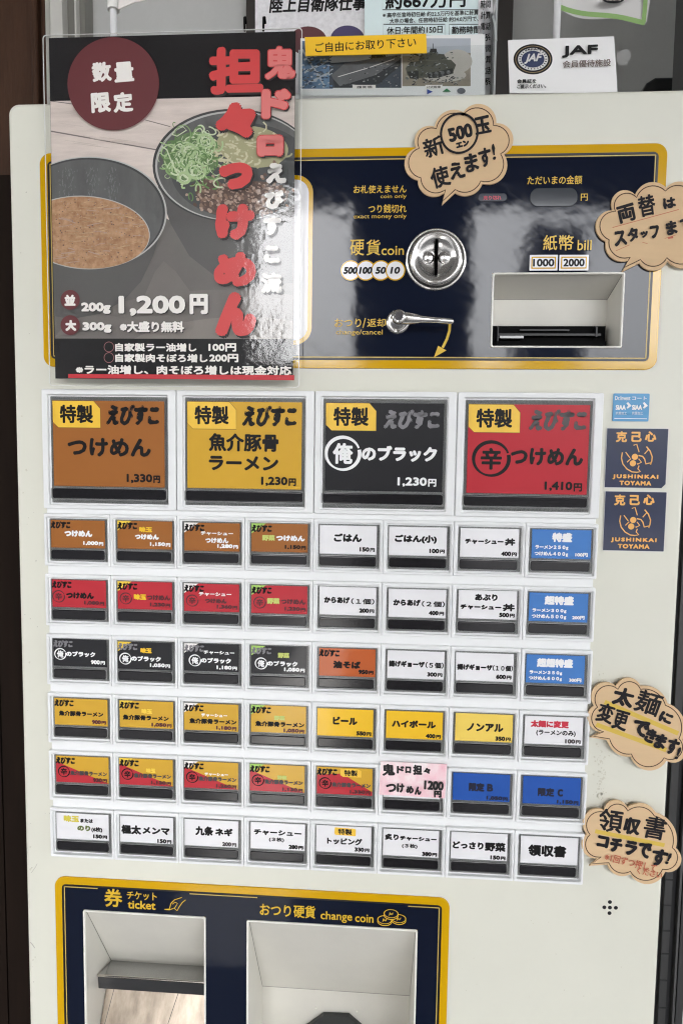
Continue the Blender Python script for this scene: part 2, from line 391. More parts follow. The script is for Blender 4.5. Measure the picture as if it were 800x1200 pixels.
# white notice with a yellow edge, mostly hidden by the poster
a, b = P(367, 205, -.0012), P(367, 404, -.0012)
m.poly(rrect(.02, b[1], a[0], a[1], .011, 8), YEL); m.poly(rrect(.0228, b[1] + .0028, a[0] - .0028, a[1] - .0028, .0085, 8), PAPERW)
for t, bx, bo in (('お札使えません', (414, 217, 476, 226.5), .25), ('coin only', (445.6, 227.8, 476, 233.6), 0), ('つり銭切れ', (431.5, 239.7, 476, 249.7), .25), ('exact money only', (414, 251, 476, 257.4), 0),
                  ('硬', (410, 281, 426.5, 299.5), .3), ('貨', (429, 281, 445.5, 299.5), .3), ('coin', (446.7, 288.5, 473, 299.2), .2), ('おつり', (392, 373.5, 423, 383.5), .2), ('/', (424.5, 373, 428.5, 384.5), .2), ('返却', (430, 373.5, 451.5, 383.5), .25), ('change/cancel', (393.6, 386.5, 448, 394), 0),
                  ('ただいまの金額', (617, 206.6, 681, 216.8), .25), ('円', (679.5, 227.6, 687.5, 236), .2), ('紙', (635.6, 276, 652, 294), .3), ('幣', (654, 276, 671, 294), .3), ('bill', (675.5, 281.7, 692, 294), .2)):
    m.pword(t, bx, LET, bo * .6)
for u, t in ((410.8, '500'), (428.6, '100'), (446, '50'), (463, '10')):
    c = P(u, 317.6, m.y); k = m.px(u, 317)
    m.poly(ell(c[0], c[1], 11.6 * k, 11.6 * k, 32), YEL); m.poly(ell(c[0], c[1], 10.2 * k, 10.2 * k, 32), PAPERW)
for u, t, w in ((410.8, '500', 16), (428.6, '100', 15), (446, '50', 12), (463, '10', 11)): m.cword(t, u, 317.6, w, 8.4, INK, .55, shear=.18)
for (u0, v0, u1, v1), t in (((619, 299.5, 652.5, 318), '1000'), ((653.5, 299.5, 688.5, 318), '2000')):
    a, b = P(u0, v1, m.y), P(u1, v0, m.y); e = .0011
    m.poly(rrect(a[0], a[1], b[0], b[1], .0003, 2), PAPERW); m.poly(rrect(a[0] + e, a[1] + e, b[0] - e, b[1] - e, .0003, 2), YEL); m.poly(rrect(a[0] + 1.7 * e, a[1] + 1.7 * e, b[0] - 1.7 * e, b[1] - 1.7 * e, .0003, 2), PAPERW)
    m.cword(t, (u0 + u1) / 2, (v0 + v1) / 2, 25, 9.2, INK, .5)
m.pline([(526.5, 379), (526, 388), (523, 398), (518, 408)], 3.0, LET); m.ppoly([(507.8, 419.5), (512.8, 405.8), (522.4, 411.2)], LET)
cpanel = m.build('coin_panel', machine)
m = MB(-.0012)                                 # amount window and its neighbour
DISP = mat('display_window', S(58, 62, 68), .08)
a, b = P(620, 242.5, m.y), P(676.6, 220, m.y); m.plate(rrect(a[0], a[1], b[0], b[1], .0052, 8), [], -.0017, .0008, DISP, bev=.0003)
m.build('amount_display', cpanel)
m = MB(-.0012); a, b = P(559.5, 236.5, m.y), P(593.6, 226.6, m.y)
m.plate(rrect(a[0], a[1], b[0], b[1], .0024, 8), [], -.0017, .0008, mat('sold_out_window', S(64, 66, 76), .08), bev=.0003)
m.y = -.0017; m.h = .00003; m.pword('売り切れ', (566, 229.2, 587, 234.4), mat('red_lamp_text', S(190, 60, 80), .3), .15)
m.build('indicator_lamp', cpanel)

rb = recess('bill_slot', bill, .022, 1.5478, .0, .0015, cpanel, LINER)
m = MB()
za, zb = at(640, 383.7, .021).z, 1.5136; xa, xb = .2976, at(706, 395, .021).x
m.box(xa, xb, .0165, .0215, zb, za, BLACKP)
SHINE = mat('black_slot_edge', S(30, 30, 32), .3, spec=.3)
zz = lambda f: zb + (za - zb) * f
m.box(xa + .006, xb - .004, .0125, .0165, zz(.55), zz(.64), SHINE); m.box(xa + .004, xb - .001, .0105, .0165, zz(.02), zz(.30), BLACKP)
m.box(xa + .0065, xa + .022, .0115, .0165, zz(.43), zz(.53), mat('slot_steel', S(120, 120, 120), .3, metal=1)); m.box(xb - .0075, xb - .0065, .012, .0165, zz(.5), zz(.95), SHINE); m.box(xa + .005, xa + .0058, .012, .0165, zz(.3), zz(.95), SHINE)
m.box(xa + .020, xa + .052, .0145, .0165, zz(.78), zz(.84), SHINE)
m.build('note_mouth', rb) if False else m.build('bill_mouth', rb)

# coin slot: flange, raised ring, dished face, slit
c = P(510.3, 304.6, -.0012); k = .000585
m = MB(); R = 33.0 * k
m.lathe(c[0], c[1], [(R, -.0012), (R, -.0024), (R * .97, -.0030), (R * .935, -.0030), (R * .92, -.0022)], CHROME, 64)
m.lathe(c[0], c[1], [(R * .92, -.0022), (R * .885, -.0016), (R * .86, -.0018)], mat('slot_groove_shadow', S(26, 25, 24), .4), 64)  # near-black colour puts the shadow ring into the groove
m.lathe(c[0], c[1], [(R * .86, -.0018), (R * .865, -.0050), (R * .85, -.0064), (R * .81, -.0072), (R * .76, -.0073), (R * .70, -.0068), (R * .64, -.0066), (R * .60, -.0060), (R * .54, -.0046), (R * .44, -.0036), (R * .28, -.0030), (0.0001, -.0028)], CHROME, 64)
cs = m.build('coin_slot', cpanel)
m = MB(); m.plate(rrect(c[0] - .0009, c[1] - R * .56, c[0] + .0009, c[1] + R * .58, .0006, 4), [], -.0066, .004, mat('slit_black', (.002, .002, .002), .9, spec=0), bev=.0002)
m.build('slit', cs)
m = MB()                                       # raised bosses beside the slit
for sx in (-1, 1):
    m.lathe(c[0] + sx * R * .27, c[1] + R * .04, [(R * .22, -.0026), (R * .20, -.0036), (R * .15, -.0040), (.0001, -.0041)], CHROME, 32)
m.build('slit_guide', cs)

# return lever
c = P(465.8, 377.5, -.0012); m = MB(); k = .000585
m.lathe(c[0], c[1], [(13 * k, -.0012), (13 * k, -.0024), (11.5 * k, -.0034), (9.5 * k, -.0036), (8.5 * k, -.0034), (8.5 * k, -.010), (.0001, -.010)], CHROME, 40)
lev = m.build('return_lever', cpanel)
m = MB(); e = at(531, 376.6, -.013); b0 = at(467, 372.5, -.012)
m.tube([b0, b0.lerp(e, .16), b0.lerp(e, .3), b0.lerp(e, .42), b0.lerp(e, .7), b0.lerp(e, .97), e], [.0040, .0038, .0032, .0022, .0017, .0018, .0010], CHROME, 16)
m.build('handle', lev)
m = MB(); m.lathe(b0.x, b0.z, [(7.2 * k, -.009), (7.2 * k, -.0165), (6.2 * k, -.0172), (.0001, -.0172)], CHROME, 24)
m.lathe(b0.x, b0.z, [(4.9 * k, -.0173), (4.6 * k, -.0177), (.0001, -.0175)], mat('dark_bolt', S(66, 64, 66), .35, metal=.8, bump=.0003, bscale=900), 6, smooth=False)
m.build('bolt', lev)

# payout panel
m = panel('payout_panel', 0.0009, 0.955, 0.2804, 1.1396, [hr(tick), hr(coin)], [(0, P(115.5, 1040)[0]), (P(223, 1047)[0], P(302, 1049)[0]), (P(478, 1060)[0], 1)])
for t, bx, bo in (('券', (122.5, 1041.5, 143.6, 1062.8), .5), ('チケット', (149, 1045, 184, 1054.5), .2), ('ticket', (150, 1055.3, 182.6, 1065.2), .35), ('おつり', (304.5, 1059.5, 341, 1073), .3), ('硬貨', (344, 1060.5, 369.5, 1075.5), .3), ('change', (375.6, 1068, 412.5, 1080.5), .2), ('coin', (416, 1071, 437.5, 1080.3), .2)):
    m.pword(t, bx, LET, bo, rot=0)
hand = [(193, 1065), (199, 1065.5), (204.5, 1063.5), (208, 1066.5), (210.5, 1062), (214, 1057), (218, 1053.8)]
m.pline(hand, .9, LET); m.pline([(193, 1065), (199, 1064.5), (200.8, 1058), (205, 1053.8), (213.5, 1051)], .9, LET); m.pline([(202.5, 1059), (205.5, 1056.5), (208.5, 1058), (207, 1060.5), (205, 1063.5)], .8, LET)
for u, v in ((450.5, 1077), (467, 1075.5), (458, 1069.5)):
    c = P(u, v, m.y); k = m.px(u, v)
    m.poly(ell(c[0], c[1] - 2.4 * k, 8.6 * k, 5.4 * k, 28), LET); m.poly(ell(c[0], c[1] - 2.2 * k, 7.7 * k, 4.6 * k, 28), NAVY); m.poly(ell(c[0], c[1], 8.6 * k, 5.4 * k, 28), LET); m.poly(ell(c[0], c[1], 7.6 * k, 4.6 * k, 28), NAVY)
    m.cword('Ar', u, v, 6, 3.4, LET, .1, 15)
ppanel = m.build('payout_panel', machine)
tt = recess('ticket_tray', tick, .042, at(180, 1129, .042).z, .0, .0, ppanel, LINER)
m = MB()                                       # steel shelf and chute plate inside the ticket tray
zs = at(180, 1129, .040).z
x0, x1 = tick[0] + .0006, tick[2] - .0006
zf = at(170, 1146.5, .016).z
m.add([(x0, .0405, zs), (x1, .0405, zs), (x1, .016, zf), (x0, .016, zf)], [(0, 1, 2, 3)], STEELD)
m.tube([(x0, .016, zf), (x1, .016, zf)], .0009, STEEL, 8)
zl = at(170, 1163, .0165).z
DARKST = mat('dark_steel', S(84, 84, 86), .25, metal=.6)
m.add([(x0, .0162, zf), (x1, .0162, zf), (x1, .0175, zl), (x0, .0175, zl)], [(0, 1, 2, 3)], DARKST)
m.build('shelf', tt)
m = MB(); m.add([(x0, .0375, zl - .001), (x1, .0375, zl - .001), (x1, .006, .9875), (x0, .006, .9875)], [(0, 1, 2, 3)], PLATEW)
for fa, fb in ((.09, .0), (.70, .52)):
    m.tube([(x0 + (x1 - x0) * fa, .0373, zl - .001), (x0 + (x1 - x0) * fb, 0.0058, .9875)], .00022, DARKST, 6, False)  # thin dark lines drawn for mirrored tile joints
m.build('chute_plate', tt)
ct = recess('change_tray', coin, .054, at(400, 1161.5, .054).z, .0, .0, ppanel, LINER)
m = MB(); yb = .0538
q = [(379, 1185.5), (409, 1186.5), (426, 1201), (436, 1240), (350, 1240), (360, 1199)]
q = [P(u, v, yb) for u, v in q]; m.plate([(x, max(z, .9865)) for x, z in q], [], yb - .004, .004, mat('dark_grey_flap', S(48, 50, 50), .4), bev=.0006); m.build('coin_flap', ct)
for u, v in ((370, 1181.5), (418, 1185)):
    m = MB(yb); c = P(u, v, yb); m.lathe(c[0], c[1], [(.0008, yb), (.0006, yb - .0004), (.0001, yb - .0006)], RIM, 12); m.build('rivet', ct)

# ---------------------------------------------------------------- buttons
m = MB()
m.plate(rrect(.0012, ZG - 5 * RP - MH + .002, .3668, 1.4815, .001, 2), [], -.0022, .0030, WHITE, bev=.0005)
bank = m.build('button_bank', machine)

def bezel(w, h, hole):
    m = MB(); m.plate(rrect(.0001, -h, w - .0001, 0, .0009, 4), [rrect(*hole, .0009, 4)], -.0046, .0040, WHITE, bev=.0006, res=3); return m
def body(hole):
    m = MB(); m.plate(rrect(*hole, .0010, 4), [], -.0012, .0012, SMOKED, bev=.0002)
    x0, z0, x1, z1 = hole; e = .0007
    m.plate(rrect(x0 + e, z0 + e, x1 - e * .4, z1 - e, .0012, 4), [], -.0022, .0012, SMOKE, bev=.0004); return m
def bar(x0, z0, x1, z1):
    m = MB(); m.plate(rrect(x0 - .0007, z0 - .0008, x1 + .0007, z1 + .0006, .0017, 5), [rrect(x0, z0, x1, z1, .0012, 5)], -.0032, .0012, SMOKE, bev=.0003)
    m.plate(rrect(x0 + .0002, z0 + .0002, x1 - .0002, z1 - .0002, .0012, 5), [], -.0030, .0014, BARK, bev=.0005, res=3); return m
SMALL = dict(w=PT, h=MH, hole=(.0019, -MH + .0019, .0443, -.0024), card=(.0042, -.0232, .0420, -.0042), bar=(.0040, -.0315, .0417, -.0249))
bw, bh = 2 * PT - .0004, .0800
BIG = dict(w=bw, h=bh, hole=(.0040, -bh * .966, bw * .940, -bh * .044), card=(bw * .078, -bh * .808, bw * .914, -bh * .092), bar=(bw * .060, -bh * .915, bw * .920, -bh * .828))
for T in (SMALL, BIG):
    T['bz'] = bezel(T['w'], T['h'], T['hole']); T['bd'] = body(T['hole']); T['br'] = bar(*T['bar'])
KIND = {}
C_ = lambda n, r, g_, b_, v=.03: mat(n, S(r, g_, b_), .32, spec=.22, coat=.3, var=v, vscale=40, crough=.06, bump=.00003, bscale=40)
BROWN = C_('brown_card', 158, 99, 48); AMBER = C_('amber_card', 208, 163, 52); BLACKC = C_('black_card', 36, 36, 39); REDC = C_('red_card', 186, 48, 58)
BLUEC = C_('blue_card', 68, 124, 194); BLUED = C_('strong_blue_card', 36, 84, 168); ORNG = C_('orange_card', 186, 92, 44); GOLD = C_('yellow_card', 238, 190, 44); GOLDL = C_('light_yellow_card', 238, 206, 96)
WHT = PAPERW
tW = mat('white_lettering', S(238, 238, 238), .35); tG = mat('grey_lettering', S(128, 126, 130), .35); tY = mat('gold_lettering', S(236, 190, 40), .35); tL = mat('leaf_lettering', S(196, 204, 110), .35)
tD = mat('dark_red_lettering', S(84, 28, 36), .35); tR = mat('crimson_lettering', S(196, 40, 62), .35); tO = mat('olive_lettering', S(92, 108, 40), .35); tDG = mat('charcoal_lettering', S(66, 58, 60), .35); tN = mat('navy_lettering', S(20, 24, 48), .35)
kY = mat('yellow_corner', S(240, 204, 70), .35); kW = mat('white_corner', S(240, 236, 232), .35); kG = mat('green_corner', S(168, 208, 104), .35)
BADGE = mat('gold_badge', S(242, 196, 62), .32, coat=.4, var=.12, vscale=50); BADGEL = mat('brown_badge_line', S(96, 60, 20), .5)

def make_button(T, x, z, colour, base, items, label, corner=None, extra=None):
    """bezel, clear body, printed price card and black push bar"""
    org = (x, -.0006, z)
    if id(T) not in KIND:
        mk = lambda mb, nm: _mesh(mb, nm, (0, -.0006, 0))
        KIND[id(T)] = (mk(T['bz'], 'ticket_button'), mk(T['bd'], 'button_body'), mk(T['br'], 'push_bar'))
    a, b, c = KIND[id(T)]
    o = bpy.data.objects.new('ticket_button', a); COL.objects.link(o); link(o, machine, org); o['label'] = label
    for me, nm in ((b, 'button_body'), (c, 'push_bar')):
        q = bpy.data.objects.new(nm, me); COL.objects.link(q); link(q, o, org)
    x0, z0, x1, z1 = T['card']; y = org[1] - .0022 + .0006 - .0004
    m = MB(-.0026)
    jx, jz = random.uniform(-.0005, .0004), random.uniform(-.0003, .0003)
    x0 += x + jx; x1 += x + jx; z0 += z + jz; z1 += z + jz
    w, h = x1 - x0, z1 - z0
    X = lambda fx: x0 + fx * w
    Zf = lambda fy: z1 - fy * h
    m.h = .00005; m.poly([(x0, z0), (x1, z0), (x1, z1), (x0, z1)], base, up=False)
    if corner: m.poly([(x0, z1), (X(.26), z1), (x0, Zf(.36))], corner)
    if extra: extra(m, X, Zf, w, h)
    for it in items:
        t, a0, b0, a1, b1, mm = it[:6]; bo = it[6] if len(it) > 6 else .02; ro = it[7] if len(it) > 7 else 0
        if t.startswith('@'):                  # ringed character
            r = abs(Zf(b1) - Zf(b0)) / 2; cx, cz = X((a0 + a1) / 2), Zf((b0 + b1) / 2)
            m.line(ell(cx, cz, r * 1.04, r, 36, 0, 20, 374), r * .16, mm, taper=lambda q: .7 + .7 * abs(math.sin(q * 5)))
            m.word(t[1:], cx, cz, r * 1.25, r * 1.3, mm, r * .05)
            continue
        m.word(t, X((a0 + a1) / 2), (Zf(b0) + Zf(b1)) / 2, (a1 - a0) * w, (b1 - b0) * h, mm, rough=(.007 * h if t == 'えびすこ' else 0), bold=bo * h * (.76 if T is SMALL else .60), rot=ro, n=6, shear=(.12 if t == 'えびすこ' else 0))
    m.build('price_card', o, org)
    return o
def _mesh(mb, nm, org):
    me = bpy.data.meshes.new(nm); me.from_pydata([(x - org[0], y - org[1], z - org[2]) for x, y, z in mb.v], [], mb.f)
    for q in mb.mats: me.materials.append(q)
    me.polygons.foreach_set('material_index', mb.m); me.update(); return me

def badge(m, X, Zf, w, h):
    pts = [(X(.0), Zf(.0)), (X(.37), Zf(.0)), (X(.43), Zf(.09)), (X(.43), Zf(.315)), (X(.05), Zf(.315)), (X(.0), Zf(.25))]
    m.poly(pts, BADGE); m.line(pts, .0003, BADGEL, closed=True); m.word('特製', X(.215), Zf(.155), w * .30, h * .215, INK, .00045)
for i, (base, col, items, lab) in enumerate((
    (BROWN, 'brown', [('えびすこ', .49, .04, .96, .28, INK, .025), ('つけめん', .13, .43, .88, .65, INK, .02), ('1,330', .66, .845, .89, .955, INK, .01), ('円', .90, .86, .96, .95, INK, .008)], 'large brown button printed つけめん 1,330円'),
    (AMBER, 'amber', [('えびすこ', .49, .04, .96, .28, INK, .025), ('魚介豚骨', .19, .36, .80, .57, INK, .014), ('ラーメン', .19, .62, .80, .79, INK, .016), ('1,230', .65, .855, .88, .965, INK, .01), ('円', .89, .87, .955, .96, INK, .008)], 'large amber button printed 魚介豚骨ラーメン 1,230円'),
    (BLACKC, 'black', [('えびすこ', .50, .07, .97, .29, tG, .025), ('@俺', .01, .39, .29, .76, tW), ('のブラック', .31, .48, .95, .66, tW, .018), ('1,230', .62, .835, .87, .945, tW, .01), ('円', .88, .85, .95, .94, tW, .008)], 'large black button printed のブラック 1,230円'),
    (REDC, 'red', [('えびすこ', .51, .05, .98, .29, tDG, .025), ('@辛', .06, .42, .34, .80, INK), ('つけめん', .36, .48, .96, .68, INK, .018), ('1,410', .65, .855, .88, .965, INK, .01), ('円', .89, .87, .96, .965, INK, .008)], 'large red button printed つけめん 1,410円'))):
    make_button(BIG, .0002 + i * 2 * PT, 1.4834, col, base, items, lab, extra=badge)

def price(p, mm, dy=0.0):
    n = len(p); w = .054 * n + .01
    return [(p, .875 - w, .74 + dy, .875, .90 + dy, mm, .020), ('円', .885, .765 + dy, .97, .90 + dy, mm, .014)]
LG = ('えびすこ', .0, .04, .37, .31, INK, .03); LGg = ('えびすこ', .0, .04, .37, .31, tG, .03)
ROWS = []
ROWS.append([
    ('brown', BROWN, None, [LG, ('つけめん', .25, .36, .77, .60, tW, .03)] + price('1,000', tW), 'つけめん 1,000円'),
    ('brown', BROWN, kY, [LG, ('味玉', .40, .20, .64, .40, tY, .02), ('つけめん', .32, .46, .76, .66, tW, .025)] + price('1,150', tW), '味玉つけめん 1,150円'),
    ('brown', BROWN, kW, [LG, ('チャーシュー', .30, .30, .88, .44, tW, .012), ('つけめん', .38, .52, .80, .72, tW, .022)] + price('1,280', tW), 'チャーシューつけめん 1,280円'),
    ('brown', BROWN, kG, [LG, ('野菜', .19, .40, .42, .61, tL, .02), ('つけめん', .44, .40, .95, .61, tW, .025)] + price('1,150', INK), '野菜つけめん 1,150円'),
    ('white', WHT, None, [('ごはん', .25, .27, .74, .57, INK, .03)] + price('150', INK), 'ごはん 150円'),
    ('white', WHT, None, [('ごはん(小)', .10, .27, .83, .58, INK, .03)] + price('100', INK), 'ごはん(小) 100円'),
    ('white', WHT, None, [('チャーシュー', .08, .36, .74, .55, INK, .022), ('丼', .76, .32, .94, .58, INK, .025)] + price('400', INK, .04), 'チャーシュー丼 400円'),
    ('blue', BLUEC, None, [('特盛', .34, .10, .68, .43, tW, .03), ('ラーメン２５０g', .06, .54, .62, .70, tW, .014), ('つけめん４００g', .05, .76, .62, .93, tW, .014), ('100円', .74, .78, .95, .92, tW, .012)], '特盛 100円')])
ROWS.append([
    ('red', REDC, None, [LG, ('@辛', .02, .40, .22, .82, tD), ('つけめん', .26, .44, .78, .68, INK, .03)] + price('1,080', tD), 'つけめん 1,080円'),
    ('red', REDC, kY, [LG, ('@辛', .05, .42, .25, .82, tD), ('味玉', .30, .44, .53, .66, tY, .022), ('つけめん', .54, .46, .97, .66, tD, .022)] + price('1,230', tD), '味玉つけめん 1,230円'),
    ('red', REDC, kW, [LG, ('チャーシュー', .27, .30, .86, .44, tW, .012), ('@辛', .05, .42, .25, .82, tD), ('つけめん', .38, .52, .78, .70, tD, .022)] + price('1,360', tD), 'チャーシューつけめん 1,360円'),
    ('red', REDC, kG, [LG, ('@辛', .05, .42, .25, .82, tD), ('野菜', .28, .44, .51, .66, tL, .022), ('つけめん', .53, .46, .97, .66, tD, .022)] + price('1,230', tD), '野菜つけめん 1,230円'),
    ('white', WHT, None, [('からあげ', .08, .35, .54, .59, INK, .026), ('（１個）', .56, .39, .97, .60, INK, .012)] + price('200', INK), 'からあげ（1個） 200円'),
    ('white', WHT, None, [('からあげ', .08, .36, .56, .60, INK, .026), ('（２個）', .58, .40, .98, .61, INK, .012)] + price('400', INK), 'からあげ（2個） 400円'),
    ('white', WHT, None, [('あぶり', .28, .12, .67, .36, INK, .026), ('チャーシュー', .03, .50, .74, .68, INK, .022), ('丼', .76, .44, .97, .71, INK, .025)] + price('500', INK, .02), 'あぶりチャーシュー丼 500円'),
    ('blue', BLUEC, None, [('超特盛', .26, .10, .76, .42, tW, .03), ('ラーメン３００g', .06, .55, .64, .70, tW, .014), ('つけめん５００g', .05, .75, .64, .92, tW, .014), ('200円', .74, .77, .95, .91, tW, .012)], '超特盛 200円')])
B3 = lambda dx, dy: [('@俺', .04 + dx, .36 + dy, .24 + dx, .76 + dy, tW), ('のブラック', .25 + dx, .44 + dy, .80 + dx, .64 + dy, tW, .02)]
ROWS.append([
    ('black', BLACKC, None, [LGg] + B3(-.01, 0) + price('900', tW), 'のブラック 900円'),
    ('black', BLACKC, kY, [LGg, ('味玉', .42, .20, .63, .40, tY, .02)] + B3(.0, .06) + price('1,050', tW, .01), '味玉 のブラック 1,050円'),
    ('black', BLACKC, kW, [LGg, ('チャーシュー', .36, .24, .92, .38, tW, .012)] + B3(.06, .06) + price('1,180', tW, .03), 'チャーシュー のブラック 1,180円'),
    ('black', BLACKC, kG, [LGg, ('野菜', .48, .22, .69, .42, tL, .02)] + B3(.04, .08) + price('1,050', tW, .01), '野菜 のブラック 1,050円'),
    ('orange', ORNG, None, [LG, ('油そば', .25, .44, .74, .72, INK, .028)] + price('950', INK), '油そば 950円'),
    ('white', WHT, None, [('揚げギョーザ', .02, .36, .66, .59, INK, .024), ('（５個）', .67, .38, .99, .60, INK, .012)] + price('300', INK), '揚げギョーザ（5個） 300円'),
    ('white', WHT, None, [('揚げギョーザ', .02, .40, .64, .62, INK, .024), ('（１０個）', .64, .41, .99, .62, INK, .012)] + price('600', INK), '揚げギョーザ（10個） 600円'),
    ('blue', BLUEC, None, [('超超特盛', .18, .12, .80, .44, tW, .03), ('ラーメン３５０g', .06, .56, .62, .71, tW, .014), ('つけめん６００g', .05, .76, .62, .92, tW, .014), ('300円', .74, .79, .95, .93, tW, .012)], '超超特盛 300円')])
ROWS.append([
    ('amber', AMBER, None, [LG, ('魚介豚骨ラーメン', .08, .46, .92, .66, INK, .018)] + price('900', tD, .03), '魚介豚骨ラーメン 900円'),
    ('amber', AMBER, kY, [LG, ('味玉', .41, .28, .61, .47, kY, .02), ('魚介豚骨ラーメン', .06, .52, .92, .72, INK, .018)] + price('1,050', tD, .05), '味玉 魚介豚骨ラーメン 1,050円'),
    ('amber', AMBER, kW, [LG, ('チャーシュー', .32, .36, .80, .49, kW, .012), ('魚介豚骨ラーメン', .10, .55, .97, .75, INK, .018)] + price('1,180', tD, .06), 'チャーシュー 魚介豚骨ラーメン 1,180円'),
    ('amber', AMBER, kG, [LG, ('野菜', .42, .36, .62, .54, tL, .02), ('魚介豚骨ラーメン', .08, .58, .97, .78, INK, .018)] + price('1,050', tD, .08), '野菜 魚介豚骨ラーメン 1,050円'),
    ('yellow', GOLD, None, [('ビール', .28, .28, .72, .58, INK, .028)] + price('550', INK, .05), 'ビール 550円'),
    ('yellow', GOLD, None, [('ハイボール', .10, .32, .88, .60, INK, .028)] + price('400', INK, .05), 'ハイボール 400円'),
    ('pale yellow', GOLDL, None, [('ノンアル', .20, .34, .84, .64, INK, .028)] + price('350', INK, .05), 'ノンアル 350円'),
    ('white', WHT, None, [('太麺に変更', .10, .14, .76, .40, tR, .026), ('(ラーメンのみ)', .20, .48, .88, .70, INK, .012)] + price('100', tDG, .04), '太麺に変更 100円')])
def diag(m, X, Zf, w, h): m.poly([(X(0), Zf(.22)), (X(1), Zf(1.0)), (X(0), Zf(1))], REDC)
def diag2(m, X, Zf, w, h):
    m.poly([(X(0), Zf(.30)), (X(.45), Zf(.22)), (X(1), Zf(.86)), (X(1), Zf(1)), (X(0), Zf(1))], REDC)
    m.poly([(X(.42), Zf(.04)), (X(.74), Zf(.04)), (X(.80), Zf(.10)), (X(.80), Zf(.34)), (X(.47), Zf(.34)), (X(.42), Zf(.28))], BADGE); m.word('特製', X(.61), Zf(.19), w * .24, h * .23, INK, .00015)
R5 = [('@辛', .05, .40, .25, .80, INK), ('魚介豚骨ラーメン', .27, .54, .97, .72, tDG, .016)]
ROWS.append([
    ('red and amber', AMBER, None, [LG] + R5 + price('930', tD, .05), '魚介豚骨ラーメン 930円', diag),
    ('red and amber', AMBER, kY, [LG, ('味玉', .50, .34, .68, .52, kY, .02)] + R5 + price('1,130', tD, .06), '味玉 魚介豚骨ラーメン 1,130円', diag),
    ('red and amber', AMBER, kW, [LG, ('チャーシュー', .38, .40, .82, .52, kW, .012)] + R5 + price('1,260', tD, .07), 'チャーシュー 魚介豚骨ラーメン 1,260円', diag),
    ('red and amber', AMBER, kG, [LG, ('野菜', .50, .38, .68, .54, tL, .02)] + R5 + price('1,130', tD, .08), '野菜 魚介豚骨ラーメン 1,130円', diag),
    ('red and amber', AMBER, None, [LG] + R5 + price('1,330', tD, .06), '特製 魚介豚骨ラーメン 1,330円', diag2),
    ('pink handwritten', PAPERW, None, [], 'handwritten 鬼ドロ担々つけめん 1200円', None),
    ('deep blue', BLUED, None, [('限定', .28, .34, .56, .66, tN, .03), ('B', .60, .36, .71, .64, tN, .03)] + price('1,050', tN, .06), '限定B 1,050円'),
    ('deep blue', BLUED, None, [('限定', .26, .40, .55, .72, tN, .026), ('C', .60, .42, .70, .70, tN, .03)] + price('1,150', tN, .07), '限定C 1,150円')])
def toku(m, X, Zf, w, h): m.poly([(X(.34), Zf(.06)), (X(.70), Zf(.08)), (X(.72), Zf(.12)), (X(.72), Zf(.36)), (X(.35), Zf(.34)), (X(.33), Zf(.28))], BADGE); m.word('特製', X(.525), Zf(.21), w * .25, h * .22, INK, .00015)
ROWS.append([
    ('white', WHT, None, [('味玉', .14, .08, .44, .34, mat('pale_gold_lettering', S(206, 192, 70), .35), .026), ('または', .46, .18, .70, .34, INK, .016), ('のり', .40, .44, .65, .66, tO, .026), ('(6枚)', .67, .48, .88, .69, INK, .014)] + price('150', INK, .02), '味玉またはのり(6枚) 150円'),
    ('white', WHT, None, [('極太', .02, .34, .40, .70, INK, .032), ('メンマ', .42, .38, .94, .66, INK, .03)] + price('150', INK, .08), '極太メンマ 150円'),
    ('white', WHT, None, [('九条', .20, .24, .54, .60, INK, .03), ('ネギ', .57, .28, .90, .58, INK, .03)] + price('200', tDG, .06), '九条ネギ 200円'),
    ('white', WHT, None, [('チャーシュー', .06, .26, .94, .48, INK, .022), ('(３枚)', .34, .54, .62, .72, INK, .012)] + price('280', INK, .05), 'チャーシュー(3枚) 280円'),
    ('white', WHT, None, [('トッピング', .20, .44, .84, .70, INK, .02)] + price('330', INK, .03), '特製トッピング 330円', toku),
    ('white', WHT, None, [('炙り', .03, .18, .28, .42, INK, .026), ('チャーシュー', .30, .24, .96, .41, INK, .02), ('(３枚)', .34, .52, .62, .70, INK, .012)] + price('380', INK, .05), '炙りチャーシュー(3枚) 380円'),
    ('white', WHT, None, [('どっさり', .03, .34, .58, .62, INK, .028), ('野菜', .60, .32, .97, .66, INK, .028)] + price('150', INK, .06), 'どっさり野菜 150円'),
    ('white', WHT, None, [('領収書', .13, .30, .80, .74, INK, .034)], '領収書')])
for j, row in enumerate(ROWS):
    for i, b in enumerate(row):
        o = make_button(SMALL, i * PT, ZG - j * RP, b[0], b[1], b[3], f'small {b[0]} button printed {b[4]}', b[2], b[5] if len(b) > 5 else None)
        if b[0].startswith('pink'):            # hand-lettered slip laid over the card
            m = MB(-.0050); m.plate([P(u, v, -.0048) for u, v in ((446, 892), (523.5, 895.5), (521, 935.5), (444, 931))], [], -.0050, .0003, mat('pink_washed_paper', S(240, 234, 232), .6, var=.25, vscale=55, dark=S(238, 176, 190)), bev=.00005, res=1)
            m.h = .00003
            BR = mat('brush_ink', S(16, 14, 15), .5)
            for t, u, v, w, h, ro in (('鬼', 455, 902, 15, 14, 4), ('ド', 469, 902, 9, 9, 0), ('ロ', 478, 902, 7, 8, 0), ('担', 489, 902, 11, 12, 0), ('々', 500, 903, 8, 7, 0), ('つ', 458, 923, 12, 10, 0), ('け', 469, 923, 9, 11, 0), ('め', 480, 925, 9, 9, 0), ('ん', 489.5, 926, 8, 10, 0), ('1200', 508, 920, 23, 11, -2), ('円', 512.5, 930, 9, 8, 0)):
                m.cword(t, u, v, w, h, BR, .75, ro)
            m.build('handwritten_slip', o)

